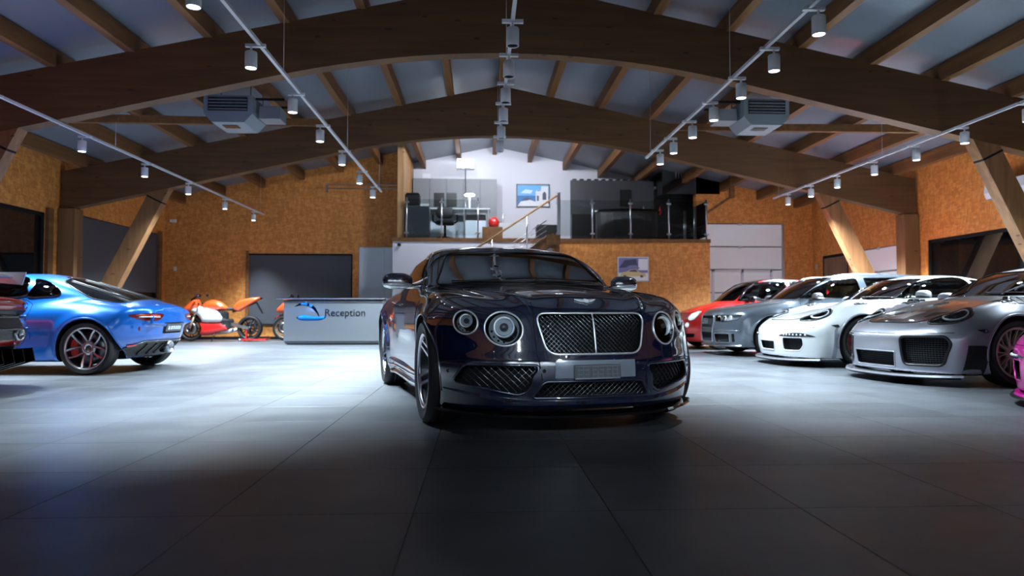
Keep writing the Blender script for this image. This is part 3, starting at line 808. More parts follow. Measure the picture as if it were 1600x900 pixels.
def steering(car, x, y, z, m=None):
    b = MB(); c = Vector((x, y, z)); n = Vector((.9, 0, .42)).normalized(); u = Vector((0, 1, 0)); v = n.cross(u)
    b.tube([c+u*.18*math.cos(a)+v*.18*math.sin(a) for a in np.linspace(0, 2*PI, 24, endpoint=False)], .015, 8, True)
    for a in (0, PI, -PI/2): b.tube([c, c+u*.18*math.cos(a)+v*.18*math.sin(a)], .016, 6)
    b.tube([c, c-n*.2], .03, 8)
    car.add(b, 'steering_wheel', m or M['darkleather'])
def door_mirror(car, x, y, z, m, sz=(.07, .12, .075), foot=None, base=None):
    b = MB(); b.ball((x, y, z), sz, 22, 14, .75); o = car.add(b, 'door_mirror', m)
    k_ = MB(); k_.ball((x-.004, y, z-sz[2]*.42), (sz[0]*.98, sz[1]*.96, sz[2]*.5), 20, 10, .75); k_.build('mirror_underside', M['satin'] if m is M['navy'] else M['black'], o)
    g = MB(); g.ball((x+sz[0]*.72, y, z), (.02, sz[1]*.82, sz[2]*.78), 18, 8, .7); g.build('mirror_glass', M['chrome'], o)
    if foot:
        f = MB(); f.tube([(x, y*.93, z-.04), (x+.01, (y*.93+foot[1])/2, (z-.05+foot[2])/2), foot], [.022, .02, .03], 8); f.build('mirror_arm', base or m, o)
    return o
def projector(car, c, d, R, parent, inner=True, lit=False):
    """round lamp unit: bowl, ring, projector ball"""
    b = lathe_dir([(R*.96, 0), (R*.8, -.03), (R*.45, -.055), (0, -.06)], c, d); b.build('reflector', M['lampchrome'] if not lit else M['lamplit'], parent)
    if inner:
        b = lathe_dir([(R*.60, -.02), (R*.66, .0), (R*.60, .012), (R*.52, 0), (R*.50, -.03)], c, d); b.build('inner_ring', M['chrome'], parent)
        b = MB(); cc = Vector(c)-Vector(d)*.03; b.ball(cc, (R*.36,)*3, 18, 12); b.build('projector_lens', M['gloss_black'], parent)
# ------------------------------------------------------------ dark blue grand tourer in the middle
def ell(cx, cy, rx, ry, n=36, rot=0):
    return np.array([(cx+rx*math.cos(a)*math.cos(rot)-ry*math.sin(a)*math.sin(rot), cy+rx*math.cos(a)*math.sin(rot)+ry*math.sin(a)*math.cos(rot)) for a in np.linspace(0, 2*PI, n, endpoint=False)])
bent = Shape(L=4.81, wheels=[(.86, .365, .40), (3.61, .365, .40)], fl=.022,
    T=[(0, .79), (.08, .82), (.2, .868), (.4, .91), (.8, .962), (1.2, 1.0), (1.5, 1.02), (2.5, 1.02), (3.5, 1.02), (4.2, .985), (4.6, .95), (4.8, .90)],
    hw=[(0, .93), (.3, .945), (.86, .965), (1.4, .93), (2.2, .93), (2.9, .94), (3.5, .985), (3.9, .975), (4.4, .92), (4.8, .86)],
    prof=[(.0, .9), (.16, .93), (.25, .965), (.40, .985), (.55, .99), (.68, 1.0), (.80, .99), (.9, .965), (1.0, .93), (1.2, .8)],
    F=[(.0, .09), (.16, .05), (.24, .035), (.36, .0), (.46, -.005), (.52, .01), (.64, .035), (.77, .075), (.84, .14), (.95, .30)], fa=.60, fp=2.75,
    R=[(0, .25), (.3, .06), (.5, .0), (.7, .02), (.9, .08), (1.1, .3)], ra=.30, rp=3,
    B=[(0, .17), (.5, .15), (2, .14), (4.2, .16), (4.8, .3)],
    cr=[(0, .10), (.4, .16), (.9, .15), (1.5, .12), (3, .10), (4.8, .15)],
    bumps=[([(0, .74), (.9, .80), (1.6, .85)], [(.05, .0), (.3, .03), (.8, .050), (1.5, .02), (2.0, 0)], .16),
           ([(0, .36), (.3, .42), (.9, .60), (1.4, .70)], [(.05, .0), (.12, .022), (.8, .020), (1.4, .012), (1.6, 0)], .055),
           ([(3, .8), (4.5, .78)], [(2.6, 0), (3.3, .03), (4.0, .04), (4.6, 0)], .2)],
    G=[(1.0, .86), (1.25, .955), (1.42, 1.04), (1.7, 1.205), (1.92, 1.315), (2.12, 1.372), (2.45, 1.402), (2.85, 1.392), (3.2, 1.335), (3.6, 1.215), (3.95, 1.08), (4.25, .98), (4.6, .86)],
    gz=[(.8, .90), (1.0, .85), (1.1, .815), (1.2, .77), (1.3, .71), (1.4, .63)], gx=[(1.2, .98), (2.2, 1.0), (3.0, .97), (3.6, .90), (4.3, .78)], ws=.32, gcr=.12,
    k=(.14, .085, .05, .06), kgs=.14)
C = Car('grand_tourer_car', bent, (.708+.02, 4.30), 13.4, 'glossy dark navy luxury coupe with wide mesh grille standing alone in the centre', h=.024, paintm=M['navy'])
GR = rounded([(-.372, .768), (.372, .768), (.312, .515), (-.312, .515)], .07, 6)
LG = rounded([(-.33, .350), (.33, .350), (.40, .245), (-.40, .245)], .03)
VT = rounded([(.36, .450), (.78, .452), (.845, .33), (.47, .262), (.41, .30)], .035)
wso = rounded([(-.75, 1.0), (.75, 1.0), (.585, 1.285), (-.585, 1.285)], .05, 5)
wso = np.array([(p[0], p[1]+(.02*(1-(p[0]/.7)**2) if p[1] > 1.2 else -.0)) for p in resample(wso, .05)])
SW = smooth_poly([(1.74, 1.055), (1.86, 1.15), (2.04, 1.25), (2.28, 1.315), (2.6, 1.342), (3.0, 1.308), (3.35, 1.215), (3.58, 1.10), (3.52, 1.045), (2.9, 1.04), (2.2, 1.035)], 5)
C.cabin(1.45, 3.75, .5)
C.cutter(GR, 'front', .09); C.cutter(LG, 'front', .12)
for v_ in (VT, my(VT)): C.cutter(v_, 'front', .10)
C.cutter(wso, 'front', .16, .2)
for m_ in ('left', 'right'): C.cutter(SW, m_, .16)
for y_ in (-1, 1):
    C.cutter(ell(y_*.555, .672, .104, .103), 'front', .09); C.cutter(ell(y_*.762, .712, .062, .072), 'front', .10)
    for x_ in (.86, 3.61): C.cut_cyl(x_, .365, .395, y_*.62, y_*1.2)
C.body()
grl = C.line('grille_frame', GR, 'front', M['satin'], .0062, .004, True, .03)
C.mesh_grid('grille_mesh', GR, 'front', M['mesh'], .0215, .0026, -.028)
C.line('grille_bar', [(0, .772), (0, .512)], 'front', M['satin'], .0045, .004)
C.line('lower_grille_frame', LG, 'front', M['navy'], .011, .0, True)
C.mesh_grid('lower_grille_mesh', LG, 'front', M['mesh'], .026, .0022, -.04)
C.line('lower_grille_bar', [(0, .35), (0, .245)], 'front', M['mesh'], .003, -.02)
for q in (VT, my(VT)):
    C.line('side_intake_frame', q, 'front', M['navy'], .010, .0, True)
    C.mesh_grid('side_intake_mesh', q, 'front', M['mesh'], .030, .0024, -.045)
    s_ = 1 if q[:, 0].mean() > 0 else -1
    fin = np.array([(s_*.37, .29), (s_*.42, .262), (s_*.40, .38), (s_*.345, .45)])
    C.patch('intake_winglet', rounded(fin, .01), 'front', M['navy'], .012, .03, .03)
pp = C.patch('plate_panel', rounded([(-.27, .370), (.27, .370), (.265, .478), (-.265, .478)], .006), 'front', M['panelgrey'], .006, .015, .04)
ph = MB(); y0 = -.02
ph.bb(-.022, -.008, -.155, .155, .362, .452, bev=.004)
pl = C.add(ph, 'plate_holder', M['plate'])
b = MB()
for z0, z1 in ((.368, .374), (.440, .446)): b.bb(-.027, -.02, -.148, .148, z0, z1)
for k in range(9):
    yy = -.13+k*.0325; b.bb(-.026, -.02, yy-.002, yy+.002, .376, .438)
for k in range(12):
    yy = -.12+(k % 6)*.048; zz = .392+(k//6)*.028; b.bb(-.026, -.02, yy-.015, yy+.015, zz-.003, zz+.004)
b.build('plate_ribs', M['panelgrey'], pl); MB().bb(-.026, -.02, -.15, .15, .3625, .368).build('plate_strip', M['alu'], pl)
# winged emblem on the bonnet front
em = MB()
for s_ in (-1, 1):
    for k in range(4):
        em.prism([(s_*.016, .012-.003*k), (s_*(.075-.009*k), .016-.005*k), (s_*(.066-.009*k), .011-.005*k), (s_*.016, .006-.004*k)], 'X', -.003, .003)
em.lathe([(0, .004), (.012, .005), (.017, .002), (.018, -.003)], 'X', n=20)
P_ = C.lift([(0, .845)], 'front')[0]; n_, _ = bent.grad(np.array([P_])); tilt = math.atan2(n_[0][2], -n_[0][0])
for i, v_ in enumerate(em.v):
    x, y, z = v_; z *= 1.5; x2 = x*math.cos(tilt)+z*math.sin(tilt); z2 = -x*math.sin(tilt)+z*math.cos(tilt); em.v[i] = (P_[0]+x2-.006, y, P_[2]+z2+.004)
C.add(em, 'winged_emblem', M['spotwhite'])
# headlamps
for y_ in (-1, 1):
    for (yc, zc, rx, rz, nm) in ((.555, .672, .104, .103, 'main_headlamp'), (.762, .712, .062, .072, 'outer_headlamp')):
        o = C.line(nm, ell(y_*yc, zc, rx+.003, rz+.003), 'front', M['satin'], .0055, .003, True, .02)
        p = C.lift([(y_*yc, zc)], 'front')[0]; n_, _ = bent.grad(np.array([p])); n_ = Vector(n_[0]); d_ = (n_+Vector((-1, 0, 0))).normalized()
        c = Vector(p)-d_*.015; R = (rx+rz)/2
        lathe_dir([(R*.93, .0), (R*.86, -.035), (R*.5, -.07), (0, -.075)], c-d_*.01, d_, 32).build('reflector', M['lampchrome'], o)
        c2 = c+Vector((0, -y_*.0, .012))
        lathe_dir([(R*.58, -.03), (R*.66, .0), (R*.60, .014), (R*.53, 0), (R*.50, -.04)], c2, d_, 28).build('inner_ring', M['lampchrome'], o)
        lathe_dir([(R*.50, -.005), (R*.3, -.03), (0, -.035)], c2, d_, 24).build('inner_bowl', M['lampchrome'], o)
        bb = MB(); bb.ball(c2-d_*.012, (R*.27,)*3, 18, 12); bb.build('projector_lens', M['vent'], o)
        bb = MB()
        for k in range(7):
            a = PI*1.05+k*PI*.9/6*1.0; u = Vector((0, 1, 0)); w_ = d_.cross(u)
            bb.ball(c+u*R*.78*math.cos(a)+Vector((0, 0, 1))*R*.78*math.sin(a)-d_*.01, (R*.08,)*3, 8, 6)
        bb.build('lamp_detail', M['gloss_black'], o)
        C.patch('lamp_lens', ell(y_*yc, zc, rx*.985, rz*.985, 28), 'front', M['lens'], .002, .003, .03, parent=o)
    # sensor dots, lip and canards
    C.add(lathe_dir([(0, .004), (.011, .003), (.012, -.004)], C.lift([(y_*.335, .415)], 'front')[0], (-1, 0, 0), 12), 'parking_sensor', M['gloss_black'])
    C.add(lathe_dir([(0, .004), (.011, .003), (.012, -.004)], C.lift([(y_*.865, .40)], 'front')[0], (-1, y_*.6, 0), 12), 'parking_sensor', M['gloss_black'])
# front splitter following the bumper in plan
def plan_strip(car, z0, th, yr, outw, inw, zsrc, rise=0, n=31, drop=0):
    ys = np.linspace(-yr, yr, n); P = car.lift([(y, zsrc) for y in ys], 'front'); V = []
    nrm = []
    for i in range(n):
        t = P[min(i+1, n-1)]-P[max(i-1, 0)]; nn = np.array([-t[1], t[0], 0]); nn /= np.linalg.norm(nn)
        if nn[0] > 0: nn = -nn
        nrm.append(nn)
    for i in range(n):
        z = z0+rise*abs(ys[i]/yr)**3
        for (o_, zz) in ((outw, 0), (outw-.01, th), (-inw, th+.004), (-inw, -.0)):
            q = P[i]+nrm[i]*o_; V.append((q[0], q[1], z+zz))
    F = [(i*4+k, i*4+(k+1) % 4, i*4+4+(k+1) % 4, i*4+4+k) for i in range(n-1) for k in range(4)]+[(0, 1, 2, 3), (n*4-4, n*4-1, n*4-2, n*4-3)]
    b = MB(); b.add(V, F); return b
C.add(plan_strip(C, .125, .014, .90, .045, .12, .2, .02), 'front_splitter', M['gloss_black'])
C.add(plan_strip(C, .205, .018, .93, .022, .05, .21, .10), 'bumper_lip', M['navy'])
# panel seams, bonnet, doors
BN = [(.12, .40), (.45, .48), (.9, .62), (1.40, .74), (1.46, .3), (1.47, 0)]
C.lines('bonnet_seam', [BN[:4], [(p[0], -p[1]) for p in BN[:4]]], 'top', M['matblack'], .0035, -.001)
C.lines('bumper_seam', [[(.37, .84), (.385, .70), (.375, .52), (.345, .36)], [(-.37, .84), (-.385, .70), (-.375, .52), (-.345, .36)], [(.36, .475), (.65, .475), (.80, .47), (.93, .455)], [(-.36, .475), (-.65, .475), (-.80, .47), (-.93, .455)]], 'front', M['matblack'], .003, -.0005)
DR = smooth_poly([(1.50, .98), (1.46, .70), (1.50, .36), (1.75, .30), (2.6, .30), (2.86, .36), (2.97, .65), (2.96, .99), (2.2, 1.0)], 4)
for m_ in ('left', 'right'):
    C.patch('door', DR, m_, M['navy'], .003, .01, .08); C.line('door_seam', DR, m_, M['matblack'], .003, 0, True, .08)
    C.line('window_trim', SW, m_, M['chrome'], .006, .003, True, .05)
    C.patch('side_window', SW, m_, M['glass'], .0, .005, .08)
    s_ = -1 if m_ == 'left' else 1
    C.line('door_handle', [(2.62, .85), (2.70, .86), (2.84, .86)], m_, M['chrome'], .013, .025)
    C.line('sill_trim', [(1.25, .275), (2.0, .25), (3.2, .25)], m_, M['chrome'], .008, .006)
    C.line('sill_skirt', [(1.28, .20), (2.0, .175), (3.18, .18)], m_, M['gloss_black'], .03, .0, n=8)
    C.line('wheel_arch_lip', [(.86+.40*math.cos(a), .365+.40*math.sin(a)) for a in np.linspace(-.35, PI+.25, 26)], m_, M['navy'], .008, -.002)
    C.line('wheel_arch_lip', [(3.61+.40*math.cos(a), .365+.40*math.sin(a)) for a in np.linspace(-.25, PI+.35, 26)], m_, M['navy'], .008, -.002)
    C.patch('fender_vent', rounded([(1.30, .60), (1.40, .62), (1.42, .74), (1.31, .72)], .01), m_, M['chrome'], .003, .01, .04)
    for x_ in (.86, 3.61): wheel(C, x_, s_*.835, .365, .265, .268, 'blade5', M['rim'], M['darkrim'], rot=.35)
    door_mirror(C, 1.79, s_*1.03, 1.035, M['navy'], (.075, .125, .068), (1.72, s_*.80, 1.0))
C.patch('windscreen', wso, 'front', M['screen_glass'], -.001, .005, .045)
C.line('windscreen_trim', wso, 'front', M['gloss_black'], .009, .0, True, .06)
RW = rounded([(-.62, 1.03), (.62, 1.03), (.50, 1.28), (-.50, 1.28)], .06)
C.patch('rear_window', RW, 'rear', M['gloss_black'], .003, .01, .08)
for s_ in (-1, 1):
    C.patch('tail_lamp', ell(s_*.68, .78, .13, .07, 24), 'rear', M['redlens'], .006, .02, .04)
    C.patch('exhaust_tip', ell(s_*.55, .34, .09, .04, 20), 'rear', M['chrome'], .02, .05, .04)
seats(C, (2.15,), .62, M['darkleather']); steering(C, 1.85, .36, .93)
b = MB(); b.bb(1.5, 1.82, -.68, .68, .62, .965, bev=.03); C.add(b, 'dashboard', M['darkleather'])
b = MB(); b.ball((2.05, 0, 1.235), (.02, .11, .03), 16, 8, .7); b.tube([(2.05, 0, 1.27), (2.04, 0, 1.32)], .008, 6); C.add(b, 'rear_view_mirror', M['black'])
b = MB()
for y0, y1 in ((-.62, -.02), (.02, .62)):
    P_ = C.lift(resample([(y0, 1.012), (y1, 1.022)], .06, False), 'front', .012); b.tube(P_, .006, 5)
C.add(b, 'windscreen_wiper', M['black'])
# ------------------------------------------------------------ the other cars
def glaze(C, wso, SWs, glass, trim=None, rw=None, wglass=None, cut=True):
    if cut:
        C.cutter(wso, 'front', .16, .2)
        for q in SWs:
            for m_ in ('left', 'right'): C.cutter(q, m_, .16)
def glaze2(C, wso, SWs, glass, trim=None, rw=None, wglass=None):
    C.patch('windscreen', wso, 'front', wglass or M['glass_dark'], -.001, .005, .09); C.line('windscreen_trim', wso, 'front', M['gloss_black'], .008, 0, True, .07)
    for q in SWs:
        for m_ in ('left', 'right'):
            C.patch('side_window', q, m_, glass, -.001, .005, .09); C.line('window_trim', q, m_, trim or M['gloss_black'], .007, .002, True, .06)
    if rw is not None: C.patch('rear_window', rw, 'rear', M['gloss_black'], .003, .01, .08)
def arches(C, r=.40, m=None, rr=.010):
    for wx, wz, _ in C.S.wheels:
        for m_ in ('left', 'right'):
            C.line('wheel_arch_lip', [(wx+r*math.cos(a), wz+r*math.sin(a)) for a in np.linspace(-.2, PI+.2, 24)], m_, m or C.paint, rr, -.002)
P911 = dict(L=4.52, fl=.03, wheels=[(1.0, .345, .39), (3.45, .35, .40)],
    T=[(0, .52), (.05, .575), (.14, .62), (.3, .675), (.6, .745), (1.0, .83), (1.3, .885), (1.5, .92), (2, .935), (3, .945), (3.6, .92), (4.2, .84), (4.5, .72)],
    hw=[(0, .86), (.3, .89), (1.0, .92), (1.5, .885), (2.3, .885), (2.9, .91), (3.45, .94), (4.0, .90), (4.5, .80)],
    prof=[(.0, .92), (.16, .95), (.3, .985), (.45, .995), (.6, 1.0), (.72, .985), (.82, .95), (.92, .90), (1.1, .8)],
    F=[(.0, .05), (.14, .03), (.22, .015), (.35, .0), (.48, .0), (.56, .04), (.65, .14), (.8, .4)], fa=.62, fp=3.0,
    R=[(0, .2), (.3, .06), (.5, .0), (.7, .03), (.85, .2)], ra=.3, rp=3, B=[(0, .13), (.5, .12), (2, .13), (4.2, .16), (4.6, .28)],
    cr=[(0, .10), (.4, .12), (.9, .10), (1.5, .10), (3, .08), (4.5, .2)],
    bumps=[([(0, .66), (.5, .69), (1.6, .74)], [(.06, .0), (.22, .03), (.5, .085), (1.0, .095), (1.4, .04), (1.9, 0)], .17),
           ([(3, .78), (4.5, .76)], [(2.6, 0), (3.2, .03), (3.8, .05), (4.4, 0)], .2)],
    G=[(1.0, .74), (1.2, .84), (1.36, .92), (1.6, 1.055), (1.85, 1.175), (2.05, 1.245), (2.3, 1.288), (2.6, 1.29), (3.0, 1.24), (3.4, 1.14), (3.8, 1.01), (4.2, .86), (4.5, .68)],
    gz=[(.7, .86), (.9, .80), (1.0, .77), (1.1, .72), (1.2, .65), (1.3, .57)], gx=[(1.2, .97), (2.2, 1), (3, .96), (3.6, .84), (4.4, .7)], ws=.30, gcr=.13, k=(.12, .075, .04, .05), kgs=.13)
def rear_engine_car(name, loc, label, pm, kind, ang=-90, zs=1.03):
    C = Car(name, Shape(**P911), loc, ang, label, h=.027, paintm=pm, zs=zs)
    wso = rounded([(-.70, .935), (.70, .935), (.53, 1.22), (-.53, 1.22)], .05, 5)
    SF = smooth_poly([(1.52, .955), (1.72, 1.075), (2.0, 1.175), (2.3, 1.225), (2.60, 1.225), (2.68, 1.10), (2.70, .97), (2.1, .955)], 4)
    SQ = smooth_poly([(2.80, .975), (2.76, 1.12), (2.74, 1.20), (3.0, 1.155), (3.28, 1.055), (3.36, .995), (3.1, .975)], 4)
    C.cabin(1.45, 3.3, .45, .045, .70); glaze(C, wso, [SF, SQ], None)
    if kind == 'silver':
        CI = rounded([(-.33, .335), (.33, .335), (.31, .175), (-.31, .175)], .02); SI = rounded([(.39, .50), (.76, .51), (.80, .44), (.74, .205), (.42, .205)], .05)
    else:
        CI = rounded([(-.25, .345), (.25, .345), (.22, .215), (-.22, .215)], .03); SI = rounded([(.42, .40), (.70, .40), (.71, .30), (.66, .22), (.43, .22)], .03)
    C.cutter(CI, 'front', .1); C.cutter(SI, 'front', .1); C.cutter(my(SI), 'front', .1)
    HLs = []
    for s_ in (-1, 1):
        o = np.array([.50, s_*.655, .69]); mode = (o, (.80, s_*.10, .58), (s_*.12, -1, 0))
        q = smooth_poly([(-.235, s_*.075), (-.12, s_*.135), (.06, s_*.125), (.165, s_*.03), (.165, -s_*.055), (.06, -s_*.125), (-.10, -s_*.105), (-.21, -s_*.01)], 5)
        C.cutter(q*.96, mode, .07, .2, .04); HLs.append((q, mode, s_))
    for x_, z_, r_ in ((1.0, .345, .375), (3.45, .35, .385)):
        for s_ in (-1, 1): C.cut_cyl(x_, z_, r_, s_*.55, s_*1.2)
    C.body()
    glaze2(C, wso, [SF, SQ], M['glass'], rw=rounded([(-.5, .98), (.5, .98), (.42, 1.16), (-.42, 1.16)], .04))
    for q, mode, s_ in HLs:
        o = C.line('headlamp', q, mode, M['lampdark'], .014, 0, True, .03, n=6)
        b = C.patch('lamp_housing', q*.93, mode, M['lampdark'], -.045, .01, .05, parent=o, along=True)
        c = C.lift([(.02, 0)], mode, -.02)[0]; n_, _ = C.S.grad(c[None]); n_ = Vector(n_[0])
        P_ = C.lift(ell(.02, 0, .118, .098, 28), mode, -.006); bb = MB(); bb.tube(P_, .008, 6, True); bb.build('daylight_ring', M['lampchrome'], o)
        for dx, dy in ((.07, .035), (.07, -.04), (-.025, .04), (-.025, -.045)):
            pc = C.lift([(dx+.0, dy)], mode, -.028)[0]; bb = lathe_dir([(.036, .0), (.034, .01), (.028, .002), (.016, -.008), (0, -.01)], pc, n_, 16); bb.build('lamp_reflector', M['lampchrome'], o)
            bb = MB(); bb.ball(pc, (.016,)*3, 10, 8); bb.build('projector_lens', M['lampdark'], o)
        C.patch('lamp_lens', q*.95, mode, M['lens'], .001, .003, .05, parent=o)
    for q in (SI, my(SI)):
        C.mesh_grid('side_intake_mesh', q, 'front', M['vent'], .022, .002, -.06, diag=False)
        C.line('side_intake_frame', q, 'front', M['black'] if kind == 'silver' else pm, .016 if kind == 'silver' else .008, -.004, True, n=8)
    C.mesh_grid('centre_intake_mesh', CI, 'front', M['vent'], .022, .002, -.05, diag=False); C.line('centre_intake_frame', CI, 'front', pm, .008, 0, True)
    sp = M['silver']
    C.add(plan_strip(C, .085, .02, .84, .07 if kind != 'pink' else .02, .12, .2, .015), 'front_splitter', M['silver'] if kind == 'white' else pm if kind == 'silver' else pm)
    C.add(plan_strip(C, .065, .018, .83, .045, .12, .2, .015), 'splitter_lower_edge', M['black'])
    for m_ in ('left', 'right'):
        s_ = -1 if m_ == 'left' else 1
        C.line('door_seam', smooth_poly([(1.62, .93), (1.60, .60), (1.66, .28), (2.4, .22), (2.74, .34), (2.78, .93)], 4), m_, M['matblack'], .003, 0, True, .06)
        C.line('sill_skirt', [(1.42, .15), (2.2, .14), (3.0, .15)], m_, pm, .035, -.005, n=8)
        C.patch('side_marker', rounded([(.53, .575), (.62, .585), (.635, .555), (.60, .54)], .006), m_, M['lampdark'], .004, .01, .04)
        if kind == 'silver':
            C.patch('side_flap', rounded([(.44, .42), (.58, .42), (.63, .40), (.61, .12), (.40, .12)], .01), m_, M['black'], .006, .02, .05)
            for k in range(3): C.patch('wing_louvre', rounded([(1.02+k*.085, .905-0*k), (1.09+k*.085, .905), (1.09+k*.085, .84), (1.02+k*.085, .84)], .006), 'top' if False else m_, M['black'], .006, .02, .03)
        if kind == 'white':
            C.patch('arch_trim', rounded([(.565, .50), (.60, .56), (.615, .42), (.60, .12), (.55, .12)], .01), m_, M['silver'], .005, .02, .05)
        for x_, z_ in ((1.0, .345), (3.45, .35)):
            wheel(C, x_, s_*(.785 if x_ < 2 else .80), z_, .25 if x_ < 2 else .30, .262, 'twin10' if kind != 'pink' else 'multi7', M['goldrim'] if kind == 'silver' else M['darkrim'] if kind == 'white' else M['rim'], M['red_cal'], rot=.2)
        if kind != 'pink':   # louvres on top of the front wings
            pass
        door_mirror(C, 1.80, s_*.975, .985 if s_ < 0 else .94, pm, (.075, .115, .06), (1.74, s_*.80, .945))
    arches(C, .385, M['silver'] if kind == 'white' else pm, .013)
    for s_ in (-1, 1):
        if kind != 'pink':
            o = C.patch('wing_louvre', rounded([(.93, s_*.60), (1.13, s_*.62), (1.13, s_*.78), (.95, s_*.76)], .02), 'top', M['lampdark'], .004, .015, .04)
            for k in range(3): C.line('louvre_slat', [(.97+k*.06, s_*.62), (.97+k*.06, s_*.755)], 'top', pm, .006, .008, parent=o)
        if kind == 'white' or kind == 'pink':
            DL = smooth_poly([(s_*.36, .425), (s_*.50, .455), (s_*.68, .465), (s_*.82, .42), (s_*.70, .415), (s_*.5, .415)], 4)
            o = C.patch('daylight_lamp', DL, 'front', M['lampdark'], .005, .02, .04)
            for k in range(7): pc = C.lift([(s_*(.46+k*.045), .438)], 'front', .008)[0]; bb = MB(); bb.ball(pc, (.012, .015, .012), 8, 6); bb.build('led', M['lampchrome'], o)
        C.patch('tail_lamp', rounded([(s_*.35, .77), (s_*.80, .76), (s_*.80, .70), (s_*.35, .73)], .02), 'rear', M['redlens'], .006, .02, .05)
    # bonnet
    BO = smooth_poly([(.19, 0), (.21, .28), (.34, .46), (.7, .53), (1.15, .60), (1.42, .64), (1.40, .3), (1.39, 0), (1.40, -.3), (1.42, -.64), (1.15, -.60), (.7, -.53), (.34, -.46), (.21, -.28)], 4)
    if kind == 'silver':
        bo = C.patch('carbon_bonnet', BO, 'top', M['carbon'], .004, .012, .07)
        for s_ in (-1, 1): C.patch('bonnet_duct', smooth_poly([(.42, s_*.30), (.55, s_*.34), (.68, s_*.36), (.64, s_*.30), (.62, s_*.22), (.50, s_*.26)], 4), 'top', M['matblack'], .006, .01, .04, parent=bo)
        C.patch('bonnet_stripe', np.array([(.30, -.13), (.30, .13), (.62, .10), (.62, -.10)]), 'top', M['rim'], .007, .006, .05, parent=bo)
    else: C.patch('bonnet', BO, 'top', pm, .0035, .012, .07)
    C.line('bonnet_seam', BO, 'top', M['matblack'], .008, -.001, True, .06)
    C.line('bumper_seam', [(-.80, .545), (-.5, .53), (0, .525), (.5, .53), (.80, .545)], 'front', M['matblack'], .003, 0)
    seats(C, (2.25,), .55, M['darkleather'] , 1.0, .24); steering(C, 1.85, -.36, .86)
    b = MB(); b.bb(1.5, 1.75, -.62, .62, .58, .875, bev=.03); C.add(b, 'dashboard', M['darkleather'])
    b = MB(); b.tube([tuple(p) for p in C.lift(resample([(-.6, .95), (-.05, .965)], .08, False), 'front', .012)], .006, 5); C.add(b, 'windscreen_wiper', M['black'])
    if kind == 'white':
        for s_ in (-1, 1): C.add(MB().bb(4.0, 4.3, s_*.45-.02, s_*.45+.02, .82, 1.22), 'wing_strut', M['black'])
        b = MB(); b.ball((4.32, 0, 1.24), (.17, .86, .022), 24, 10, .6); C.add(b, 'rear_wing', pm)
    return C
rear_engine_car('sports_car', (4.47, 7.70), 'silver sports coupe with dark carbon bonnet and pale gold wheels on the right', M['silver'], 'silver', ang=-84)
rear_engine_car('sports_car', (4.32, 10.25), 'white sports coupe with grey splitter beside the dark grey estate', M['whitep'], 'white')
rear_engine_car('sports_car', (4.39, 5.08), 'magenta sports car whose front corner enters the picture at the right edge', M['pinkp'], 'pink', zs=.95)

# dark grey estate
aud = Shape(L=4.60, fl=.03, wheels=[(.88, .335, .38), (3.53, .335, .38)],
    T=[(0, .70), (.05, .755), (.15, .80), (.5, .865), (1.0, .935), (1.3, .975), (2.5, .985), (4.4, .99), (4.6, .97)],
    hw=[(0, .86), (.3, .885), (.88, .915), (1.4, .885), (2.9, .89), (3.53, .91), (4.1, .89), (4.6, .82)],
    prof=[(.0, .93), (.16, .96), (.3, .985), (.45, .99), (.62, 1.0), (.74, .99), (.85, .965), (.95, .92), (1.2, .8)],
    F=[(.0, .08), (.15, .04), (.28, .01), (.45, .0), (.6, .015), (.7, .035), (.78, .08), (.9, .3)], fa=.50, fp=3.0,
    R=[(0, .2), (.3, .04), (.5, .0), (.8, .03), (1.0, .06)], ra=.2, rp=3, B=[(0, .16), (.5, .15), (2, .15), (4.2, .18), (4.6, .28)],
    cr=[(0, .10), (.4, .13), (.9, .12), (1.5, .10), (4.5, .06)], bumps=[([(0, .34), (1.3, .60)], [(.05, 0), (.15, .02), (1.0, .02), (1.3, 0)], .06), ([(0, .72), (1.3, .78)], [(.1, 0), (.5, .02), (1.0, .03), (1.5, 0)], .15)],
    G=[(.9, .84), (1.15, .94), (1.3, 1.02), (1.6, 1.18), (1.85, 1.30), (2.1, 1.385), (2.5, 1.43), (3.1, 1.435), (3.8, 1.40), (4.2, 1.32), (4.45, 1.12), (4.62, .95)],
    gz=[(.8, .88), (.95, .84), (1.1, .78), (1.25, .71), (1.4, .63)], gx=[(1.2, .97), (2.2, 1), (3.5, .97), (4.4, .92)], ws=.25, gcr=.09, k=(.09, .07, .04, .045), kgs=.11)
C = Car('estate_car', aud, (4.17, 12.6), -90, 'dark grey estate car with ring emblem between red hatchback and white coupe', h=.028, paintm=M['greyp'], zs=1.02)
wso = rounded([(-.71, .99), (.71, .99), (.56, 1.36), (-.56, 1.36)], .05, 5)
S1 = rounded([(1.42, .995), (1.72, 1.17), (2.02, 1.30), (2.48, 1.345), (2.52, .995)], .03); S2 = rounded([(2.66, .995), (2.62, 1.35), (3.2, 1.355), (3.46, 1.33), (3.50, .995)], .03); S3 = rounded([(3.62, .995), (3.60, 1.325), (3.95, 1.28), (4.22, 1.15), (4.25, 1.01)], .03)
CG = rounded([(-.30, .70), (.30, .70), (.33, .60), (.27, .24), (-.27, .24), (-.33, .60)], .03); LI = rounded([(.36, .385), (.70, .39), (.70, .24), (.38, .23)], .02)
LI2 = rounded([(.735, .385), (.775, .39), (.775, .25), (.735, .245)], .008)
C.cabin(1.37, 4.21, .47, .05, .70); glaze(C, wso, [S1, S2, S3], None); C.cutter(CG, 'front', .08)
for q in (LI, my(LI), LI2, my(LI2)): C.cutter(q, 'front', .08)
HL = rounded([(.36, .705), (.74, .70), (.845, .715), (.82, .625), (.60, .59), (.39, .60)], .02)
for q in (HL, my(HL)): C.cutter(q, 'front', .06)
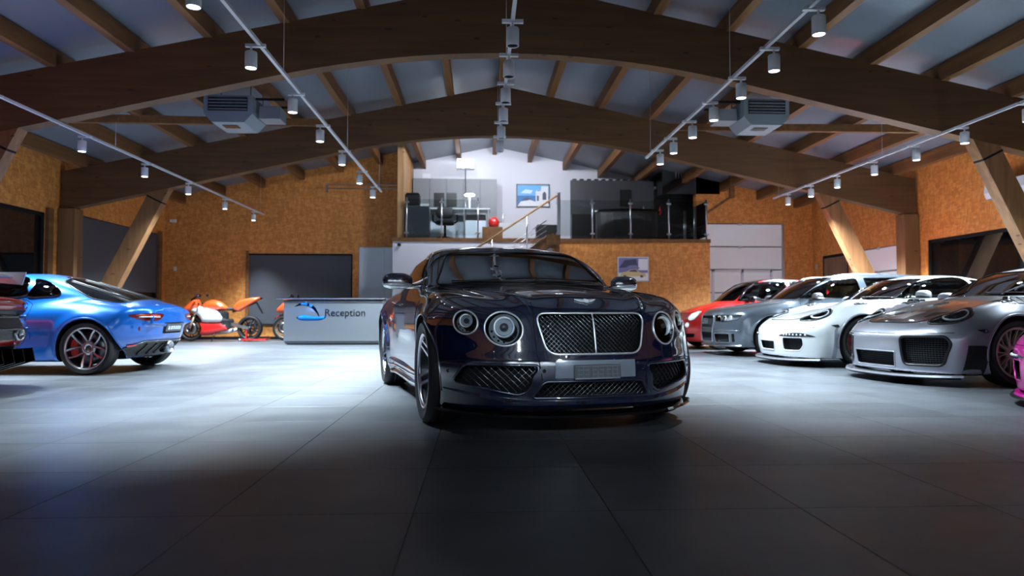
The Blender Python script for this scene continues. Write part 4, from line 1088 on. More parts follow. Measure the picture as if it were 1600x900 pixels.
for x_ in (.88, 3.53):
    for s_ in (-1, 1): C.cut_cyl(x_, .335, .365, s_*.55, s_*1.2)
C.body(); glaze2(C, wso, [S1, S2, S3], M['glass'], rw=rounded([(-.6, 1.0), (.6, 1.0), (.5, 1.3), (-.5, 1.3)], .04))
C.line('grille_frame', CG, 'front', M['alu'], .012, .002, True); C.mesh_grid('grille_mesh', CG, 'front', M['vent'], .03, .004, -.03)
C.patch('number_plate', rounded([(-.26, .40), (.26, .40), (.26, .49), (-.26, .49)], .004), 'front', M['plate'], .008, .015, .06)
for k in range(4): pass
rg = MB()
for k in range(4):
    cy = -.105+k*.07; rg.tube([(-.02, cy+.045*math.cos(a), .60+.045*math.sin(a)) for a in np.linspace(0, 2*PI, 20, endpoint=False)], .006, 6, True)
C.add(rg, 'ring_emblem', M['chrome'])
for q in (LI, my(LI)): C.line('side_intake_frame', q, 'front', M['alu'], .007, .002, True); C.mesh_grid('side_intake_mesh', q, 'front', M['vent'], .03, .003, -.04)
for q in (HL, my(HL)):
    s_ = 1 if q[:, 0].mean() > 0 else -1
    o = C.patch('headlamp', q, 'front', M['lampchrome'], -.045, .01, .06, along=True)
    for yc, zc in ((.48, .655), (.60, .655), (.70, .66)): pc = C.lift([(s_*yc, zc)], 'front', -.015)[0]; lathe_dir([(.042, .0), (.04, .012), (.03, 0), (0, -.02)], pc, (-1, s_*.3, 0), 18).build('lamp_reflector', M['lamplit'], o)
    C.patch('lamp_lens', q, 'front', M['lens'], .002, .003, .06, parent=o); C.line('lamp_edge', q, 'front', M['lampdark'], .005, 0, True, .04, parent=o)
C.add(plan_strip(C, .16, .02, .84, .02, .08, .2, .02), 'front_lip', M['alu'])
C.line('bumper_trim', [(-.84, .44), (-.4, .43)], 'front', M['alu'], .006, .003); C.line('bumper_trim', [(.4, .43), (.84, .44)], 'front', M['alu'], .006, .003)
C.lines('bonnet_seam', [[(.1, .36), (.6, .66), (1.25, .74)], [(.1, -.36), (.6, -.66), (1.25, -.74)]], 'top', M['matblack'], .004)
for m_ in ('left', 'right'):
    s_ = -1 if m_ == 'left' else 1
    C.line('door_seam', [(1.40, .97), (1.36, .6), (1.42, .25), (2.4, .25), (2.58, .3), (2.58, .98)], m_, M['matblack'], .004, 0, False, .07)
    C.line('door_seam', [(2.58, .25), (3.3, .25), (3.45, .6), (3.56, .98)], m_, M['matblack'], .004, 0, False, .07)
    for x0 in (2.36, 3.26): C.line('door_handle', [(x0, .87), (x0+.18, .87)], m_, M['greyp'], .013, .02)
    b = MB(); b.tube([tuple(C.lift([(x, s_*.60)], 'top')[0]+np.array([0, 0, .035 if 2.0 < x < 4.15 else 0])) for x in np.linspace(1.95, 4.2, 14)], .014, 8); C.add(b, 'roof_rail', M['alu'])
    for x_ in (.88, 3.53): wheel(C, x_, s_*.78, .335, .235, .245, 'multi7', M['rim'])
    door_mirror(C, 1.62, s_*.985, 1.01, M['alu'], (.075, .12, .07), (1.56, s_*.82, .97), M['greyp'])
    C.patch('tail_lamp', rounded([(s_*.5, .85), (s_*.82, .84), (s_*.82, .68), (s_*.55, .70)], .02), 'rear', M['redlens'], .006, .02, .06)
arches(C, .375)
seats(C, (2.2, 3.05), .60, M['tan'], .95); steering(C, 1.8, -.36, .95)
b = MB(); b.bb(1.4, 1.72, -.65, .65, .62, .94, bev=.03); C.add(b, 'dashboard', M['darkleather'])

# red city hatchback
fia = Shape(L=3.55, fl=.03, wheels=[(.70, .30, .34), (3.0, .30, .34)],
    T=[(0, .58), (.05, .66), (.15, .75), (.3, .82), (.55, .90), (.8, .96), (1.1, 1.0), (2.5, 1.02), (3.4, 1.0), (3.55, .9)],
    hw=[(0, .74), (.3, .79), (.7, .82), (1.3, .80), (2.4, .81), (3.0, .82), (3.55, .72)],
    prof=[(.0, .93), (.16, .96), (.3, .99), (.5, 1.0), (.66, .995), (.8, .975), (.92, .94), (1.02, .90), (1.3, .8)],
    F=[(.0, .1), (.15, .05), (.28, .01), (.45, .0), (.6, .02), (.7, .08), (.85, .25)], fa=.62, fp=2.7,
    R=[(0, .2), (.3, .04), (.5, .0), (.8, .03), (1.0, .1)], ra=.3, rp=3, B=[(0, .16), (.5, .15), (2, .15), (3.3, .2), (3.55, .28)],
    cr=[(0, .14), (.4, .16), (.9, .14), (1.5, .10), (3.5, .08)], bumps=[([(0, .62), (1.3, .70)], [(.1, 0), (.4, .02), (.8, .03), (1.3, 0)], .15)],
    G=[(.55, .84), (.8, .95), (.95, 1.04), (1.2, 1.22), (1.4, 1.35), (1.6, 1.44), (1.95, 1.485), (2.4, 1.48), (2.85, 1.42), (3.15, 1.26), (3.4, 1.03), (3.55, .85)],
    gz=[(.8, .81), (1.0, .77), (1.15, .72), (1.3, .66), (1.45, .58)], gx=[(.9, .97), (1.8, 1), (2.6, .97), (3.4, .88)], ws=.25, gcr=.10, k=(.12, .08, .05, .05), kgs=.13)
C = Car('hatchback_car', fia, (4.22, 14.75), -90, 'small red hatchback with dark roof, farthest car of the right row', h=.028, paintm=M['redp'])
wso = rounded([(-.64, 1.01), (.64, 1.01), (.50, 1.40), (-.50, 1.40)], .05, 5)
S1 = rounded([(1.12, 1.02), (1.30, 1.22), (1.52, 1.37), (1.9, 1.405), (2.12, 1.40), (2.16, 1.02)], .03); S2 = rounded([(2.28, 1.03), (2.25, 1.39), (2.6, 1.36), (2.86, 1.22), (2.98, 1.06)], .04)
LI = rounded([(.40, .32), (.66, .33), (.64, .25), (.40, .24)], .03)
C.cabin(1.05, 3.1, .45, .045, .66); glaze(C, wso, [S1, S2], None); C.cutter(LI, 'front', .05); C.cutter(my(LI), 'front', .05)
for x_ in (.70, 3.0):
    for s_ in (-1, 1): C.cut_cyl(x_, .30, .335, s_*.5, s_*1.1)
C.body()
for q_ in (S1, S2):
    for m_ in ('left', 'right'): C.line('pillar_cover', q_, m_, M['gloss_black'], .032, -.012, True, .06, n=8)
glaze2(C, wso, [S1, S2], M['glass'], rw=rounded([(-.5, 1.02), (.5, 1.02), (.42, 1.3), (-.42, 1.3)], .04))
C.patch('roof_panel', rounded([(1.50, -.61), (1.50, .61), (2.9, .56), (2.9, -.56)], .05), 'top', M['gloss_black'], .005, .012, .08)
for s_ in (-1, 1):
    for yc, zc, R in ((.56, .695, .10), (.50, .505, .055)):
        o = C.patch('headlamp', ell(s_*yc, zc, R, R, 24), 'front', M['lamplit'], .006, .02, .04); C.line('lamp_ring', ell(s_*yc, zc, R, R, 24), 'front', M['chrome'], .008, .006, True, .03, parent=o)
        pc = C.lift([(s_*yc, zc)], 'front', .01)[0]; bb = MB(); bb.ball(pc, (.02, R*.4, R*.4), 12, 8); bb.build('lamp_bulb', M['lamplit'], o)
    for x_ in (.70, 3.0): wheel(C, x_, s_*.70, .30, .2, .215, 'multi7', M['rim'])
    door_mirror(C, 1.32, s_*.90, 1.03, M['gloss_black'], (.06, .11, .07), (1.27, s_*.76, 1.0))
    m_ = 'left' if s_ < 0 else 'right'
    C.line('door_seam', [(1.15, 1.0), (1.08, .6), (1.15, .26), (2.1, .26), (2.22, .5), (2.22, 1.0)], m_, M['matblack'], .004, 0, False, .06)
    C.line('whisker_trim', [(s_*.08, .56), (s_*.34, .57)], 'front', M['chrome'], .008, .005)
C.add(MB().lathe([(0, .01), (.05, .008), (.055, -.005)], 'X', (-.0, 0, .56), 20), 'round_badge', M['chrome'])
C.line('bonnet_seam', smooth_poly([(.16, 0), (.2, .35), (.4, .55), (.9, .66)], 4, False), 'top', M['matblack'], .004); C.line('bonnet_seam', smooth_poly([(.16, 0), (.2, -.35), (.4, -.55), (.9, -.66)], 4, False), 'top', M['matblack'], .004)
arches(C, .345); seats(C, (1.85,), .62, M['darkleather'], .95); steering(C, 1.45, -.34, .95)

# blue mid-engined coupe seen from its rear left
alp = Shape(L=4.18, fl=.03, wheels=[(.87, .32, .37), (3.48, .32, .375)],
    T=[(0, .50), (.1, .60), (.3, .68), (.6, .76), (.9, .82), (1.3, .87), (2, .88), (2.8, .89), (3.4, .905), (3.8, .89), (4.05, .855), (4.2, .80)],
    hw=[(0, .82), (.3, .86), (.87, .89), (1.4, .855), (2.3, .85), (2.8, .875), (3.45, .905), (3.85, .885), (4.2, .80)],
    prof=[(.0, .93), (.16, .95), (.3, .965), (.45, .975), (.6, 1.0), (.7, .99), (.8, .955), (.88, .90), (1.1, .8)],
    F=[(.0, .1), (.2, .02), (.4, .0), (.5, .05), (.7, .3)], fa=.6, fp=2.8,
    R=[(0, .35), (.22, .25), (.34, .12), (.46, .04), (.60, .01), (.74, .0), (.82, .01), (.9, .06)], ra=.42, rp=2.5, B=[(0, .16), (.5, .14), (2, .15), (3.7, .165), (4.0, .19), (4.2, .25)],
    cr=[(0, .1), (.9, .1), (2, .09), (3.2, .10), (3.8, .14), (4.2, .12)],
    bumps=[([(0, .66), (1.5, .72)], [(.1, 0), (.4, .04), (.9, .06), (1.5, 0)], .16), ([(3, .70), (4.2, .68)], [(2.4, 0), (3.0, .035), (3.6, .03), (4.0, 0)], .18)],
    G=[(1.0, .78), (1.25, .88), (1.45, .97), (1.75, 1.12), (2.0, 1.205), (2.2, 1.245), (2.5, 1.25), (2.8, 1.21), (3.1, 1.135), (3.5, 1.02), (3.9, .90), (4.15, .80)],
    gz=[(.7, .83), (.9, .78), (1.0, .75), (1.1, .69), (1.2, .61), (1.3, .52)], gx=[(1.2, .97), (2.2, 1), (2.8, .97), (3.4, .84), (4.0, .70)], ws=.28, gcr=.14, k=(.12, .07, .05, .06), kgs=.13)
C = Car('sports_coupe_car', alp, (-8.32, 9.62), -90, 'bright metallic blue sports coupe seen from its rear corner', h=.026, paintm=M['blue'], zs=1.03)
wso = rounded([(-.66, .93), (.66, .93), (.50, 1.18), (-.50, 1.18)], .05, 5)
S1 = smooth_poly([(1.55, .925), (1.8, 1.06), (2.05, 1.15), (2.35, 1.185), (2.60, 1.17), (2.66, 1.05), (2.60, .935)], 4)
S2 = smooth_poly([(2.70, .94), (2.74, 1.08), (2.70, 1.155), (2.86, 1.12), (3.02, 1.03), (3.05, .96), (2.9, .94)], 4)
RWo = smooth_poly([(2.90, 0), (2.92, .30), (3.02, .50), (3.35, .62), (3.72, .60), (3.83, .40), (3.86, 0), (3.83, -.40), (3.72, -.60), (3.35, -.62), (3.02, -.50), (2.92, -.30)], 4)
C.cabin(1.5, 3.0, .45, .045, .66); glaze(C, wso, [S1, S2], None)
DF = rounded([(-.66, .30), (-.50, .375), (.50, .375), (.66, .30), (.56, .20), (-.56, .20)], .02)
for x_ in (.87, 3.48):
    for s_ in (-1, 1): C.cut_cyl(x_, .32, .355, s_*.5, s_*1.1)
C.body()
glaze2(C, wso, [S1, S2], M['glass'])
C.patch('rear_window', RWo, 'top', M['gloss_black'], .004, .012, .06); C.line('rear_window_trim', RWo, 'top', M['black'], .008, .002, True, .06)
for y0 in (-.40, 0, .40): C.line('rear_window_rib', [(2.98, y0*.8), (3.78, y0)], 'top', M['black'], .010, .006)
C.line('roof_light_strip', [(2.86, -.2), (2.86, .2)], 'top', M['redlens'], .01, .004)
arches(C, .362, None, .012)
for s_ in (-1, 1):
    m_ = 'left' if s_ < 0 else 'right'
    TL = smooth_poly([(s_*.79, .715), (s_*.60, .735), (s_*.34, .725), (s_*.40, .665), (s_*.56, .645), (s_*.70, .67)], 4)
    o = C.patch('tail_lamp', TL, 'rear', M['redlens'], .006, .02, .04)
    C.line('lamp_bar', [(s_*.42, .69), (s_*.68, .693)], 'rear', M['lampchrome'], .006, .008, parent=o); C.line('lamp_bar', [(s_*.42, .708), (s_*.72, .716)], 'rear', M['orange'], .004, .008, parent=o)
    C.line('door_seam', smooth_poly([(1.62, .90), (1.58, .55), (1.66, .26), (2.4, .22), (2.62, .30), (2.72, .60), (2.70, .90)], 4), m_, M['matblack'], .0035, 0, True, .06)
    C.line('side_line', [(2.75, .62), (2.55, .52), (2.0, .45)], m_, M['blue'], .01, 0)
    C.patch('side_intake', rounded([(2.66, .46), (2.80, .52), (2.80, .42), (2.70, .40)], .02), m_, M['blue'], .008, .01, .04)
    for x_ in (.87, 3.48): wheel(C, x_, s_*.775, .32, .24, .262, 'twin5', M['rim'], M['red_cal'], rot=PI/2)
    door_mirror(C, 1.85, s_*.93, .94, M['blue'], (.07, .11, .06), (1.8, s_*.8, .92))
    b = MB(); b.ball((4.06, s_*.745, .55), (.012, .02, .03), 10, 8); C.add(b, 'reflector', M['redlens'])
NP = rounded([(-.27, .48), (.27, .48), (.29, .62), (-.29, .62)], .02)
C.patch('plate_recess', NP, 'rear', M['matblack'], .003, .012, .05); C.patch('number_plate', rounded([(-.235, .505), (.235, .505), (.235, .60), (-.235, .60)], .005), 'rear', M['plate'], .012, .008, .05)
for k in range(6): C.patch('plate_character', rounded([(-.19+k*.065, .53), (-.145+k*.065, .53), (-.145+k*.065, .575), (-.19+k*.065, .575)], .008), 'rear', M['lightgrey'], .016, .006, .04)
DFo = rounded([(-.70, .30), (-.50, .375), (.50, .375), (.70, .30), (.56, .20), (-.56, .20)], .02)
o = C.patch('diffuser', DFo, 'rear', M['black'], .008, .04, .05)
for y0 in (-.45, -.28, -.12, .12, .28, .45): C.line('diffuser_fin', [(y0, .36), (y0*1.02, .23)], 'rear', M['gloss_black'], .012, .012, parent=o)
C.line('diffuser_edge', [(-.74, .30), (-.52, .388), (.52, .388), (.74, .30)], 'rear', M['carbon'], .012, .01, parent=o)
lathe_dir([(.058, -.02), (.064, .03), (.078, .035), (.084, .0), (.080, -.10), (.06, -.10)], (4.10, 0, .30), (1, 0, 0), 28).build('exhaust_tip', M['rim'], C.root).location = C.off
for s_ in (-1, 1): C.patch('rear_fog_lamp', rounded([(s_*.60, .36), (s_*.72, .35), (s_*.70, .335), (s_*.60, .345)], .003), 'rear', M['redp'], .02, .01, .04)
seats(C, (2.2,), .50, M['darkleather'], .95)

# dark red and black track car, only its tail is in the picture
lot = Shape(L=3.95, fl=.02, wheels=[(.85, .31, .36), (3.15, .32, .37)],
    T=[(0, .45), (.2, .6), (.8, .76), (1.3, .84), (2.5, .9), (3.3, .93), (3.95, .93)], hw=[(0, .75), (.85, .86), (1.5, .82), (2.6, .86), (3.15, .90), (3.95, .86)],
    prof=[(.0, .85), (.2, .90), (.35, .95), (.5, .98), (.7, 1.0), (.85, .97), (.95, .9)],
    F=[(.0, .1), (.3, .0), (.5, .1), (.7, .3)], fa=.6, fp=2.6, R=[(0, .40), (.2, .30), (.36, .16), (.48, .03), (.60, .02), (.70, .06), (.76, .07), (.82, .0), (.93, .02)], ra=.28, rp=2.8,
    B=[(0, .14), (2, .12), (3.4, .14), (3.95, .30)], cr=[(0, .1), (2, .06), (3.95, .06)],
    G=[(.9, .74), (1.2, .86), (1.7, 1.05), (2.0, 1.12), (2.4, 1.12), (3.0, 1.02), (3.6, .9), (3.9, .8)], gz=[(.7, .8), (.9, .72), (1.1, .6)], gx=[(1, 1), (3.9, .7)], gcr=.2, k=(.06, .05, .04, .05))
C = Car('track_car', lot, (-8.70, 6.95), -90, 'dark red and black track car tail with round exhaust cut off at the left edge', h=.03, paintm=M['darkredp'])
for x_ in (.85, 3.15):
    for s_ in (-1, 1): C.cut_cyl(x_, .32, .355, s_*.5, s_*1.1)
C.body()
SW3 = rounded([(1.5, .90), (1.9, 1.04), (2.4, 1.05), (2.7, .92)], .05)
for m_ in ('left', 'right'): C.patch('side_window', SW3, m_, M['gloss_black'], .003, .01, .06)
C.patch('windscreen', rounded([(-.55, .88), (.55, .88), (.42, 1.05), (-.42, 1.05)], .04), 'front', M['gloss_black'], .003, .01, .08)
o = C.patch('rear_panel', rounded([(-.82, .42), (.82, .42), (.84, .72), (.80, .80), (-.80, .80), (-.84, .72)], .03), 'rear', M['black'], .006, .02, .06)
C.line('rear_panel_edge', [(-.82, .73), (.82, .73)], 'rear', M['gloss_black'], .018, .02); C.line('rear_panel_edge', [(-.82, .60), (.82, .60)], 'rear', M['gloss_black'], .012, .02)
o = C.patch('diffuser', rounded([(-.82, .43), (.82, .43), (.74, .12), (-.74, .12)], .02), 'rear', M['black'], .006, .03, .06)
for k in range(9):
    y_ = -.64+k*.16; b = MB(); b.prism([(3.45, .10), (3.98, .26), (3.95, .40), (3.72, .38), (3.45, .24)], 'Y', y_-.008, y_+.008); C.add(b, 'diffuser_fin', M['gloss_black'])
for s_ in (-1, 1):
    lathe_dir([(.045, -.06), (.052, .03), (.064, .035), (.068, .0), (.064, -.08)], (3.90, s_*.48, .545), (1, 0, 0), 26).build('exhaust_tip', M['alu'], C.root).location = C.off
    C.patch('tail_lamp', ell(s_*.66, .85, .09, .04, 20), 'rear', M['redlens'], .006, .02, .04)
    for x_ in (.85, 3.15): wheel(C, x_, s_*.755, .32, .24, .24, 'multi7', M['darkrim'])
    C.add(MB().prism([(3.30, .93), (3.52, .93), (3.66, 1.14), (3.36, 1.14)], 'Y', s_*.40-.012, s_*.40+.012), 'wing_strut', M['black'])
    C.add(MB().prism([(3.30, 1.11), (3.72, 1.07), (3.76, 1.21), (3.40, 1.21)], 'Y', s_*.81-.01, s_*.81+.01, ), 'wing_end_plate', M['silver'])
b = MB(); b.ball((3.54, 0, 1.155), (.19, .80, .022), 26, 10, .55); C.add(b, 'rear_wing', M['silver'])
C.add(MB().box((3.54, .5, 1.177), (.18, .3, .006)), 'wing_decal', M['redp'])
# ------------------------------------------------------------ reception desk
def text_mesh(s, size, name, m, parent, loc, rot, ext=.004, align='CENTER'):
    cu = bpy.data.curves.new('t', 'FONT'); cu.body = s; cu.size = size; cu.extrude = ext; cu.align_x = align; cu.align_y = 'CENTER'
    o = bpy.data.objects.new('t', cu); COL.objects.link(o); dg = bpy.context.evaluated_depsgraph_get(); me = bpy.data.meshes.new_from_object(o.evaluated_get(dg)); bpy.data.objects.remove(o)
    me.name = name; me.materials.clear(); me.materials.append(m); r = link(name, me, parent, loc, rot); return r
M['deskgrey'] = mat('desk_grey_gloss', (.105, .115, .13), .2, coat=.6)
M['logoblue'] = mat('logo_blue', (.0, .16, .62), .3)
M['letter'] = mat('dark_letters', (.004, .004, .006), .8, spec=.1)
dk = empty('reception_desk', (-3.45, 16.95, 0), 0, 'glossy grey reception desk with blue swoosh and lettering on its front', 'desk')
MB().bb(-1.15, 1.15, -.42, .38, .02, 1.06, bev=.02).build('desk_body', M['deskgrey'], dk)
MB().bb(-1.16, 1.16, -.46, -.421, .08, 1.04, bev=.008).build('front_panel', M['deskgrey'], dk)
MB().bb(-1.34, 1.22, -.52, .44, 1.065, 1.11, bev=.01).build('desk_top', M['gloss_black'], dk)
MB().bb(-1.33, 1.21, -.528, -.515, 1.075, 1.10).build('top_edge', M['alu'], dk)
MB().bb(-1.1, 1.1, -.36, .32, 0, .03).build('plinth', M['black'], dk)
puffy('swoosh', smooth_poly([(-.90, .90), (-.72, 1.0), (-.48, .93), (-.36, .76), (-.33, .64), (-.42, .78), (-.58, .90), (-.75, .93)], 4), .006, .02, M['logoblue'], dk, .05, off=-.463)
puffy('swoosh', smooth_poly([(-.86, .64), (-.70, .71), (-.50, .67), (-.18, .66), (-.30, .58), (-.55, .57), (-.76, .58)], 4), .006, .02, M['logoblue'], dk, .05, off=-.463)
text_mesh('Reception', .235, 'lettering', M['letter'], dk, (.27, -.466, .75), (PI/2, 0, 0))
# ------------------------------------------------------------ motorcycles
def motorcycle(loc, label, rimm, fair, sidem, rz=0, stand=True):
    e = empty('motorcycle', loc, rz, label, 'motorcycle', 'motorcycles by the back wall')
    R = .305; e.scale = (1.06, 1.06, 1.1)
    for x, w in ((-.71, .12), (.72, .19)):
        b = MB(); r = R; hw = w/2
        b.lathe([(r-.075, -hw*.8), (r-.03, -hw), (r-.008, -hw*.6), (r, 0), (r-.008, hw*.6), (r-.03, hw), (r-.075, hw*.8), (r-.085, 0)], 'Y', n=44, closed=True)
        wo = b.build('wheel', M['rubber'], e, (x, 0, R))
        MB().lathe([(r-.078, -hw*.7), (r-.07, -hw*.75), (r-.098, 0), (r-.07, hw*.75), (r-.078, hw*.7), (r-.112, 0)], 'Y', n=40, closed=True).lathe([(0, -.06), (.035, -.06), (.035, .06), (0, .06)], 'Y', n=16).build('rim', rimm, wo)
        sme = MB().beam((.03, 0, 0), (r-.1, 0, .03), .03, .018).beam((.03, 0, 0), (r-.1, 0, -.045), .03, .016).mesh('spoke', rimm)
        for k in range(5): link('spoke', sme, wo, (0, 0, 0), (0, 2*PI*k/5+.2, 0))
        for s_ in ((-1, 1) if x < 0 else (1,)):
            MB().lathe([(.07, s_*.075-.003), (.15, s_*.075-.003), (.15, s_*.075+.003), (.07, s_*.075+.003)], 'Y', n=32, closed=True).build('brake_disc', M['disc'], wo)
    for s_ in (-1, 1):
        MB().tube([(-.71, s_*.10, R), (-.60, s_*.10, .60)], .028, 10).build('fork_leg', M['goldrim'], e)
        MB().tube([(-.61, s_*.10, .58), (-.50, s_*.10, .86)], .024, 10).build('fork_tube', M['chrome'], e)
        b = MB(); b.tube([(-.50, s_*.10, .90), (-.47, s_*.20, .90), (-.40, s_*.33, .87)], .016, 8); b.build('handlebar', M['black'], e)
        b = MB(); b.tube([(-.42, s_*.20, .99), (-.46, s_*.30, 1.08)], .008, 6); b.ball((-.46, s_*.33, 1.10), (.02, .07, .035), 12, 8, .7); b.build('mirror', M['black'], e)
        MB().beam((.72, s_*.11, R), (.22, s_*.09, .42), .035, .07).build('swingarm', M['alu'], e)
        MB().tube([(.05, s_*.12, .42), (.16, s_*.22, .38), (.20, s_*.24, .38)], .012, 6).build('foot_peg', M['alu'], e)
    puffy('front_mudguard', smooth_poly([(-.98, .50), (-.90, .60), (-.74, .655), (-.58, .62), (-.52, .54), (-.60, .59), (-.74, .625), (-.88, .57)], 4), .075, .04, fair, e, .03)
    puffy('nose_fairing', smooth_poly([(-.93, .72), (-.86, .83), (-.70, .97), (-.56, 1.02), (-.50, .93), (-.48, .80), (-.60, .70), (-.78, .67)], 4), .19, .14, fair, e, .04)
    puffy('windscreen', smooth_poly([(-.74, .97), (-.62, 1.07), (-.50, 1.12), (-.48, 1.06), (-.55, .99)], 4), .12, .08, M['gloss_black'], e, .03)
    puffy('headlamp', smooth_poly([(-.93, .74), (-.86, .80), (-.76, .80), (-.78, .74), (-.86, .71)], 4), .13, .05, M['black'], e, .03)
    puffy('side_fairing', smooth_poly([(-.74, .74), (-.52, .84), (-.28, .82), (.02, .70), (.12, .54), (.02, .42), (-.40, .42), (-.48, .55), (-.60, .64)], 4), .215, .12, sidem, e, .04)
    puffy('belly_fairing', smooth_poly([(-.50, .46), (-.20, .47), (.10, .45), (.26, .30), (.10, .20), (-.30, .13), (-.48, .15), (-.46, .30)], 4), .18, .10, M['redp'] if sidem is not M['black'] else fair, e, .04)
    puffy('fuel_tank', smooth_poly([(-.46, .80), (-.40, .92), (-.22, .985), (-.02, .95), (.16, .82), (.20, .74), (-.10, .72), (-.40, .72)], 4), .15, .11, fair, e, .04)
    puffy('seat', smooth_poly([(.14, .80), (.30, .80), (.50, .86), (.48, .80), (.30, .73), (.14, .74)], 4), .12, .05, M['darkleather'], e, .03)
    puffy('tail_fairing', smooth_poly([(.30, .76), (.42, .95), (.70, 1.03), (.97, 1.04), (.88, .94), (.64, .80), (.45, .70)], 4), .10, .06, fair, e, .03)
    puffy('tail_tip', smooth_poly([(.80, .99), (.86, 1.035), (1.02, 1.03), (.96, .985)], 4), .07, .03, M['whitep'], e, .03)
    b = MB(); b.beam((.30, 0, .70), (.86, 0, .93), .10, .05); b.beam((.86, 0, .93), (1.02, 0, .66), .10, .018); b.build('subframe', M['black'], e)
    b = MB(); b.box((-.06, 0, .52), (.46, .26, .40), bev=.05); b.box((.18, 0, .40), (.22, .30, .26), bev=.04); b.build('engine', M['lampdark'], e)
    b = MB(); b.beam((-.45, .1, .84), (.20, .13, .48), .03, .05); b.beam((-.45, -.1, .84), (.20, -.13, .48), .03, .05); b.build('frame', M['alu'], e)
    for s_ in (-1, 1): MB().tube([(.0, s_*.14, .20), (.25, s_*.16, .24), (.36, s_*.16, .27)], .04, 12).build('exhaust', M['alu'], e)
    MB().lathe([(.06, .12), (.085, .12), (.085, .13), (.06, .13)], 'Y', (.72, 0, R), 24, closed=True).build('sprocket', M['goldrim'], e)
    b = MB(); b.tube([(-.04, -.20, .22), (-.12, -.26, .0)], .012, 6); b.build('side_stand', M['black'], e)
    return e
motorcycle((-6.80, 18.5, .01), 'red and white sports motorcycle standing on a red paddock stand', M['darkrim'], M['orange'], M['whitep'])
motorcycle((-4.56, 19.1, 0.0), 'orange motorcycle with pale gold front wheel mostly hidden behind the reception desk', M['goldrim'], M['orange'], M['black'])
st = empty('paddock_stand', (-6.08, 18.5, 0), 0, 'low red paddock stand under the rear wheel of the red motorcycle', 'stand')
for s_ in (-1, 1):
    MB().beam((-.18, s_*.17, .05), (.52, s_*.17, .06), .04, .04).build('side_rail', M['redp'], st)
    MB().beam((.0, s_*.17, .05), (.0, s_*.15, .30), .03, .03).build('upright', M['redp'], st)
    MB().lathe([(0, -.02), (.04, -.02), (.04, .02), (0, .02)], 'Y', (-.16, s_*.21, .04), 14).build('roller', M['alu'], st)
MB().beam((.50, -.2, .06), (.50, .2, .06), .035, .035).build('handle', M['redp'], st)
MB().beam((-.16, -.19, .06), (-.16, .19, .06), .03, .03).build('cross_bar', M['alu'], st)
# ------------------------------------------------------------ gallery office
def thing1(name, b, m, label, cat, loc=(0, 0, 0), group=None):
    o = b.build(name, m, None, loc); tag(o, label, cat, group); return o
ZM = 2.76
M['officewood'] = M['purlin']
cab = empty('office_cupboard', (-.77, 21.0, ZM), 0, 'long grey office cupboard against the white gallery wall', 'cupboard')
MB().bb(-1.25, 1.27, -.2, .3, 0, 2.03).build('cupboard_body', M['grey'], cab)
dm = MB().box((0, -.212, 1.02), (.49, .02, 1.98), bev=.004).mesh('cupboard_door', M['grey'])
for k in range(5): link('cupboard_door', dm, cab, (-1.0+k*.505, 0, 0))
desk = empty('office_desk', (-.87, 19.75, ZM), 0, 'glass topped office desk with pale panels behind the gallery rail', 'desk')
MB().bb(-1.15, 1.15, -.35, .35, .90, .935).build('desk_top', mat('frosted_white_glass', (.62, .70, .74), .12, coat=.5), desk)
for x in (-1.1, -.62, .42, 1.1): MB().bb(x-.02, x+.02, -.32, .32, 0, .9).build('leg', M['alu'], desk)
MB().bb(-.60, .40, .1, .12, .05, .80).build('modesty_panel', M['lightgrey'], desk)
MB().bb(.45, 1.05, -.1, .3, .02, .62).build('drawer_unit', M['lightgrey'], desk); MB().bb(.47, 1.03, -.12, .28, .64, .78).build('shelf', M['black'], desk)
thing1('filing_cabinet', MB().bb(-.33, .33, -.25, .25, 0, .90, bev=.006), M['grey'], 'dark grey cabinet at the left end of the gallery rail', 'cabinet', (-1.72, 19.1, ZM))
thing1('printer', MB().bb(-.2, .2, -.18, .18, 0, .34, bev=.02).bb(-.17, .17, -.2, -.1, .34, .37), M['black'], 'black machine on the dark grey cabinet beside the timber partition', 'printer', (-1.85, 19.1, ZM+.90))
thing1('paper_stack', MB().bb(-.12, .12, -.1, .1, 0, .07), M['whitep'], 'white paper stack in front of the black machine on the gallery', 'papers', (-1.52, 19.0, ZM+.90))
for i, x in enumerate((-1.18, -.82)):
    e = empty('office_monitor', (x, 19.85, ZM+.935), 0, ('left' if i == 0 else 'right')+' one of two black monitors on the glass topped desk', 'monitor', 'monitors on the gallery desk')
    MB().bb(-.15, .15, -.02, .02, .10, .50, bev=.006).build('screen', M['black'], e); MB().bb(-.02, .02, -.01, .03, 0, .2).bb(-.08, .08, -.07, .09, 0, .015).build('foot', M['black'], e)
ch = empty('office_chair', (-.98, 19.35, ZM), 0, 'black swivel chair tucked under the glass topped desk', 'chair')
b = MB(); b.ball((0, 0, .50), (.27, .25, .06), 16, 8, .6); b.build('seat', M['darkleather'], ch); b = MB(); b.ball((0, -.22, .76), (.24, .05, .17), 16, 8, .6); b.build('backrest', M['darkleather'], ch)
for s_ in (-1, 1): MB().tube([(s_*.25, 0, .5), (s_*.34, 0, .55), (s_*.34, 0, .72), (s_*.34, -.1, .74)], .025, 8).build('armrest', M['black'], ch)
MB().tube([(0, 0, .12), (0, 0, .46)], .03, 8).build('gas_lift', M['black'], ch)
for k in range(5): a = 2*PI*k/5; MB().tube([(0, 0, .12), (.28*math.cos(a), .28*math.sin(a), .06)], .02, 6).build('leg', M['black'], ch)
lp = empty('floor_lamp', (-.44, 20.6, ZM), 0, 'floor lamp with bright square lit head above the grey cupboard', 'lamp')
